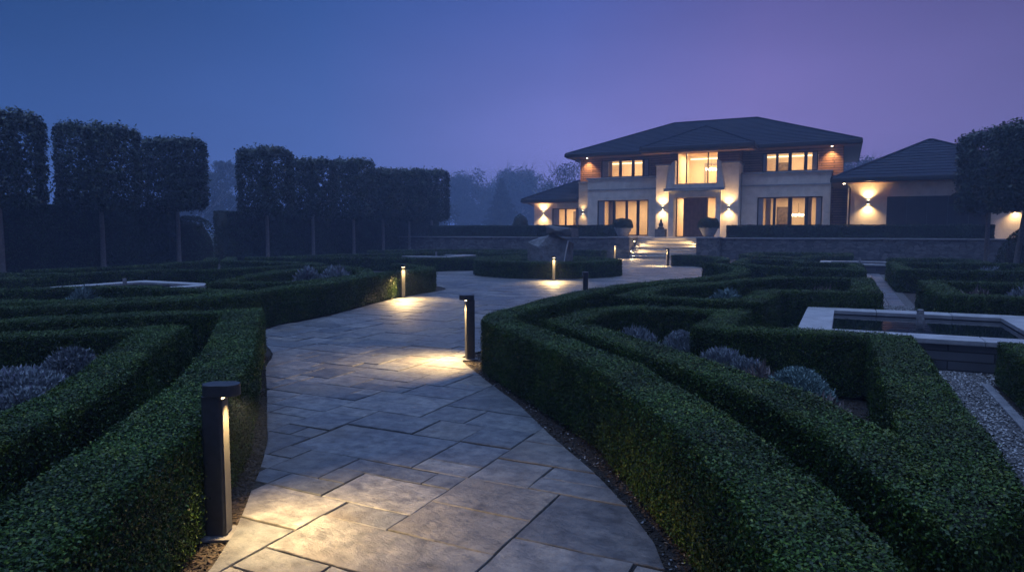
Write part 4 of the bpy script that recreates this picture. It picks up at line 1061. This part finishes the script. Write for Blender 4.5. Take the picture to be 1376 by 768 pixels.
# wall lamps shining up and down
def sconce(x, y, z, e_up=250, e_dn=220):
    b = MB(); b.lathe(x, y-.075, [(.055, z-.09), (.06, z-.085), (.06, z+.085), (.055, z+.09)], 14); b.box(x-.04, y-.06, z-.05, x+.04, y, z+.05)
    w = hp(b, 'wall_lamp', M['bronze'])
    l = MB(); l.lathe(x, y-.075, [(.045, z+.0905), (.045, z+.094)], 12); l.lathe(x, y-.075, [(.045, z-.094), (.045, z-.0905)], 12); hp(l, 'lamp_lens', M['spotlens'], w)
    for s, en in ((1, e_up), (-1, e_dn)):
        d = bpy.data.lights.new('wall_lamp_beam', 'SPOT'); d.energy = en; d.color = (1.0, .62, .26); d.spot_size = R(125); d.spot_blend = 1.0; d.shadow_soft_size = .03
        o = bpy.data.objects.new('wall_lamp_beam', d); COL.objects.link(o); o.parent = w
        o.location = (x, y-.18, z+.10*s); o.rotation_euler = (R(180 if s > 0 else 0), 0, 0)
sconce(-10.62, 44.2, 3.08); sconce(-6.50, 44.2, 3.06); sconce(-19.98, 46.5, 2.88); sconce(1.10, 42.0, 3.15); sconce(7.7, 42.0, 2.75, 200, 110)
sconce(-16.56, 45.55, 2.9, 40, 40)
def downlight(x, y, z, en=40, tilt=0):
    b = MB(); b.lathe(x, y, [(.05, z-.022), (.05, z)], 12); w = hp(b, 'eave_spot', M['spotlens'])
    d = bpy.data.lights.new('eave_spot_beam', 'SPOT'); d.energy = en; d.color = (1.0, .62, .27); d.spot_size = R(95); d.spot_blend = .9; d.shadow_soft_size = .03
    o = bpy.data.objects.new('eave_spot_beam', d); COL.objects.link(o); o.parent = w; o.location = (x, y, z-.05); o.rotation_euler = (R(tilt), 0, 0)
downlight(-16.4, 45.85, 6.68, 230, 12); downlight(-.85, 45.85, 6.68, 230, 12); downlight(-.1, 41.65, 4.16, 60, 0)

# ================================================================== trees
def limb(mb, p, d, ln, r, depth, rng):
    p = Vector(p); d = Vector(d).normalized(); q = p+d*ln
    mb.tube([p, p.lerp(q, .5)+Vector((rng.uniform(-1, 1), rng.uniform(-1, 1), 0))*ln*.06, q], [r, r*.75, r*.5], 6)
    if depth > 0:
        for _ in range(3):
            nd = d+Vector((rng.uniform(-1, 1), rng.uniform(-1, 1), rng.uniform(-.2, .7)))*.75
            limb(mb, q, nd, ln*rng.uniform(.55, .8), r*.5, depth-1, rng)
def box_crown(sx, sy, z0, z1, n, leaf, seed):
    """foliage of a square-clipped tree: leaf clusters through the whole block, dense skin, thin patches near the top"""
    rg = np.random.default_rng(seed)
    nc = n//9
    c = rg.uniform(-1, 1, (nc, 3)); ax = rg.integers(0, 3, nc); sgn = np.where(rg.uniform(0, 1, nc) < .5, -1, 1)
    skin = rg.uniform(0, 1, nc) < .80
    c[np.arange(nc)[skin], ax[skin]] = (sgn*rg.uniform(.86, 1.0, nc))[skin]
    # soften the corners
    m_ = np.abs(c); k = np.maximum(1, ((m_[:, :2]**3.6).sum(1))**(1/3.6)); c[:, :2] /= k[:, None]
    m_ = np.abs(c); k = np.maximum(1, ((np.hypot(m_[:, 0], m_[:, 1])*.98)**9+m_[:, 2]**9)**(1/9)); c /= k[:, None]
    gap = bumps(c*np.array((1.5, 1.5, 1.7))*1.1+seed*3.3)
    keep = (gap < .62-.30*(c[:, 2] > .35)) | (rg.uniform(0, 1, nc) < .6)
    c = c[keep]
    P = np.repeat(c, 9, 0)*np.array((sx/2, sy/2, (z1-z0)/2))+np.array((0, 0, (z0+z1)/2))
    P += rg.normal(0, .085, P.shape)*np.where(rg.uniform(0, 1, (len(P), 1)) < .05, 1.5, 1)
    P[:, 2] += bumps(P*.6+seed)*.10
    Nn = np.repeat(c, 9, 0)*.8+np.array((0, 0, .4))
    return fold_leaves(P, Nn, np.full(len(P), leaf), .8, .62)
def clipped_tree(x, y, label, sx, sy, z0, z1, seed, n=9000, leaf=.12, lean=0.0, trunk_r=.10):
    t = empty('clipped_tree', (x, y, 0)); meta(t, label, 'tree', 'square-clipped trees')
    rng = random.Random(seed); mb = MB()
    mb.tube([(lean*-.1, 0, -.05), (0, 0, .25), (lean*.5, .02, z0*.6), (lean, 0, z0+.3), (lean, 0, z1-.9)], [trunk_r*1.35, trunk_r, trunk_r*.9, trunk_r*.8, .03], 10)
    for k in range(9):
        a_ = k*.7+rng.uniform(-.3, .3); zz = z0+.1+(z1-z0)*.07*k
        limb(mb, (lean, 0, zz), (math.cos(a_), math.sin(a_), .55), 1.0, .035, 1, rng)
    mb.build('trunk', M['bark'], t)
    V, Fq = box_crown(sx, sy, z0, z1, n, leaf, seed)
    o = quads('crown', V, Fq, M['tree'], t); o.location = (lean, 0, 0)
TL = [(14.1, 'nearest square-clipped tree at the left frame edge', 2.75, 2.55, 5.75), (17.85, 'square-clipped tree second from the left frame edge', 2.8, 2.5, 5.75), (21.4, 'square-clipped tree just left of the lawn gap, loose open crown', 2.3, 2.6, 5.6),
      (26.75, 'square-clipped tree just right of the lawn gap', 2.5, 2.5, 5.8), (30.2, 'square-clipped tree second right of the lawn gap', 2.45, 2.5, 5.55), (33.8, 'square-clipped tree third right of the lawn gap', 2.45, 2.4, 5.85),
      (36.8, 'square-clipped tree fourth right of the lawn gap, thin top', 2.2, 2.5, 5.5), (39.8, 'square-clipped tree next to last of the left row', 2.3, 2.4, 5.75), (42.7, 'last square-clipped tree of the left row, upright flat side', 2.35, 2.4, 5.95)]
for i, (y, lab, w, z0, z1) in enumerate(TL):
    clipped_tree(-27.3, y, lab, w, w, z0, z1, 20+i, 20000 if y < 30 else 15000, .13 if y < 30 else .15)
clipped_tree(5.6, 35.8, 'square-clipped tree with straight trunk near the garage, right frame edge', 2.35, 2.9, 2.5, 5.7, 41, 20000, .13)
clipped_tree(5.75, 30.9, 'square-clipped tree with leaning trunk cut by the right frame edge', 2.3, 2.9, 2.5, 5.45, 42, 20000, .13, lean=.25)

def wild_tree(name, label, x, y, h, cw, seed, n=5000, leaf=.30, conifer=False, z_low=.18, thin=0.0, group='trees in the mist'):
    t = empty(name, (x, y, 0)); meta(t, label, 'tree', group); rng = random.Random(seed); rg = np.random.default_rng(seed); n = int(n*1.8)
    mb = MB(); mb.tube([(0, 0, -.1), (.1, 0, h*.3), (0, .1, h*.6), (.05, 0, h*.93)], [h*.022, h*.017, h*.011, .02], 8)
    if not conifer:
        for k in range(8):
            a_ = k*.8+rng.uniform(-.3, .3); limb(mb, (0, 0, h*(.25+.06*k)), (math.cos(a_), math.sin(a_), .8), cw*.30, h*.008, 2, rng)
    mb.build('trunk', M['bark'], t)
    if conifer:
        u = rg.uniform(0, 1, n)**.6; z = h*(1-u)*.97+h*.06*u; a_ = rg.uniform(0, 6.283, n)
        lay = .75+.25*np.sin(z*5.5+a_*1.0); r = cw/2*u*lay*np.sqrt(rg.uniform(.35, 1, n))
        P = np.stack([r*np.cos(a_), r*np.sin(a_), z-.25*r], -1)+rg.normal(0, .12, (n, 3)); Nn = np.stack([np.cos(a_), np.sin(a_), np.full(n, .2)], -1)
    else:
        nc = 46; zc = rg.uniform(z_low, .92, nc); prof = np.sin(np.clip((zc-z_low*.5)/(1-z_low*.5), 0, 1)*math.pi)**.6
        a_ = rg.uniform(0, 6.283, nc); rr = cw/2*prof*np.sqrt(rg.uniform(.1, 1, nc))*.85
        C_ = np.stack([rr*np.cos(a_), rr*np.sin(a_), zc*h], -1); sz = rg.uniform(.10, .20, nc)*cw*(1-thin*.3)
        k = rg.integers(0, nc, n); d = rg.normal(0, 1, (n, 3)); d /= np.linalg.norm(d, axis=1)[:, None]
        P = C_[k]+d*(sz[k]*rg.uniform(.45, 1.05, n))[:, None]; Nn = d
        if thin: s_ = rg.uniform(0, 1, n) > thin; P = P[s_]; Nn = Nn[s_]
        P[:, 2] = np.maximum(P[:, 2], .15)
    V, Fq = fold_leaves(P, Nn, np.full(len(P), leaf), .8, .6)
    quads('crown', V, Fq, M['wild'], t)
wild_tree('conifer_tree', 'dark spreading conifer standing alone in the mist left of the house', -61.5, 122, 12.2, 11.8, 3, 12000, .42, True)
wild_tree('broadleaf_tree', 'broad misty tree behind the conifer, left of the house', -78.5, 168, 17.0, 20.0, 4, 9000, .62)
wild_tree('broadleaf_tree', 'tall round misty tree left of the conifer', -91, 161, 16.3, 17, 5, 9000, .6)
wild_tree('broadleaf_tree', 'low round misty tree nearest the last clipped tree', -75.5, 117, 8.2, 10.8, 6, 7000, .45, z_low=.25)
wild_tree('broadleaf_tree', 'small misty tree beside the last clipped tree', -86, 126, 10.2, 8.5, 7, 5000, .45, z_low=.25)
wild_tree('broadleaf_tree', 'thin-crowned misty tree behind the left wing roof', -46, 117, 14.0, 11.5, 8, 5200, .36, thin=.35)
wild_tree('broadleaf_tree', 'bare-topped tree showing between the main roof and the garage roof', 1.6, 128, 14.0, 10, 9, 4600, .36, thin=.35)
wild_tree('broadleaf_tree', 'pale feathery tree in the mist behind the lawn gap', -94, 78, 12.6, 12, 10, 7000, .42, thin=.2)
wild_tree('broadleaf_tree', 'narrow misty tree with thin top behind the lawn gap', -100, 89, 15.0, 7.5, 12, 4200, .40, thin=.3)
wild_tree('broadleaf_tree', 'faint distant tree far behind the conifer', -104, 216, 18.5, 24, 13, 6000, .85)
wild_tree('broadleaf_tree', 'faint distant tree on the left of the mist', -132, 196, 16.4, 22, 14, 6000, .8)
dome('field_bush', 'dark bush at the left corner of the low house wing', 'bush', (-22.2,47.2), .75, .75, 1.9, .09, 'yew', 2600, z0=1.0)

# pale grass bank seen through the gap in the tall hedge
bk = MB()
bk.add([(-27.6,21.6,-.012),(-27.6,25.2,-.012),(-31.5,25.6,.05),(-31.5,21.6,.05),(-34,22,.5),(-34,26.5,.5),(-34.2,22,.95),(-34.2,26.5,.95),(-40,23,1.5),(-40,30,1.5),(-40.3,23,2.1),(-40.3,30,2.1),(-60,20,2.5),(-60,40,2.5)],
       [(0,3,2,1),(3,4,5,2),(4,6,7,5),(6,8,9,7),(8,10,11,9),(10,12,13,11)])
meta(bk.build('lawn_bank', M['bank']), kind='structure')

# ================================================================== mist
hz = MB(); hz.box(-690, -110, -1.1, 490, 890, 20)
hm = bpy.data.materials.new('mist'); hm.use_nodes = True
nt = hm.node_tree; nt.nodes.clear()
ho = nt.nodes.new('ShaderNodeOutputMaterial'); pv = nt.nodes.new('ShaderNodeVolumePrincipled')
pv.inputs['Color'].default_value = (.52, .68, .98, 1); pv.inputs['Density'].default_value = .0031; pv.inputs['Anisotropy'].default_value = .25
nt.links.new(pv.outputs[0], ho.inputs['Volume'])
try: hm.cycles.homogeneous_volume = True
except Exception: pass
meta(hz.build('haze', hm), kind='stuff')
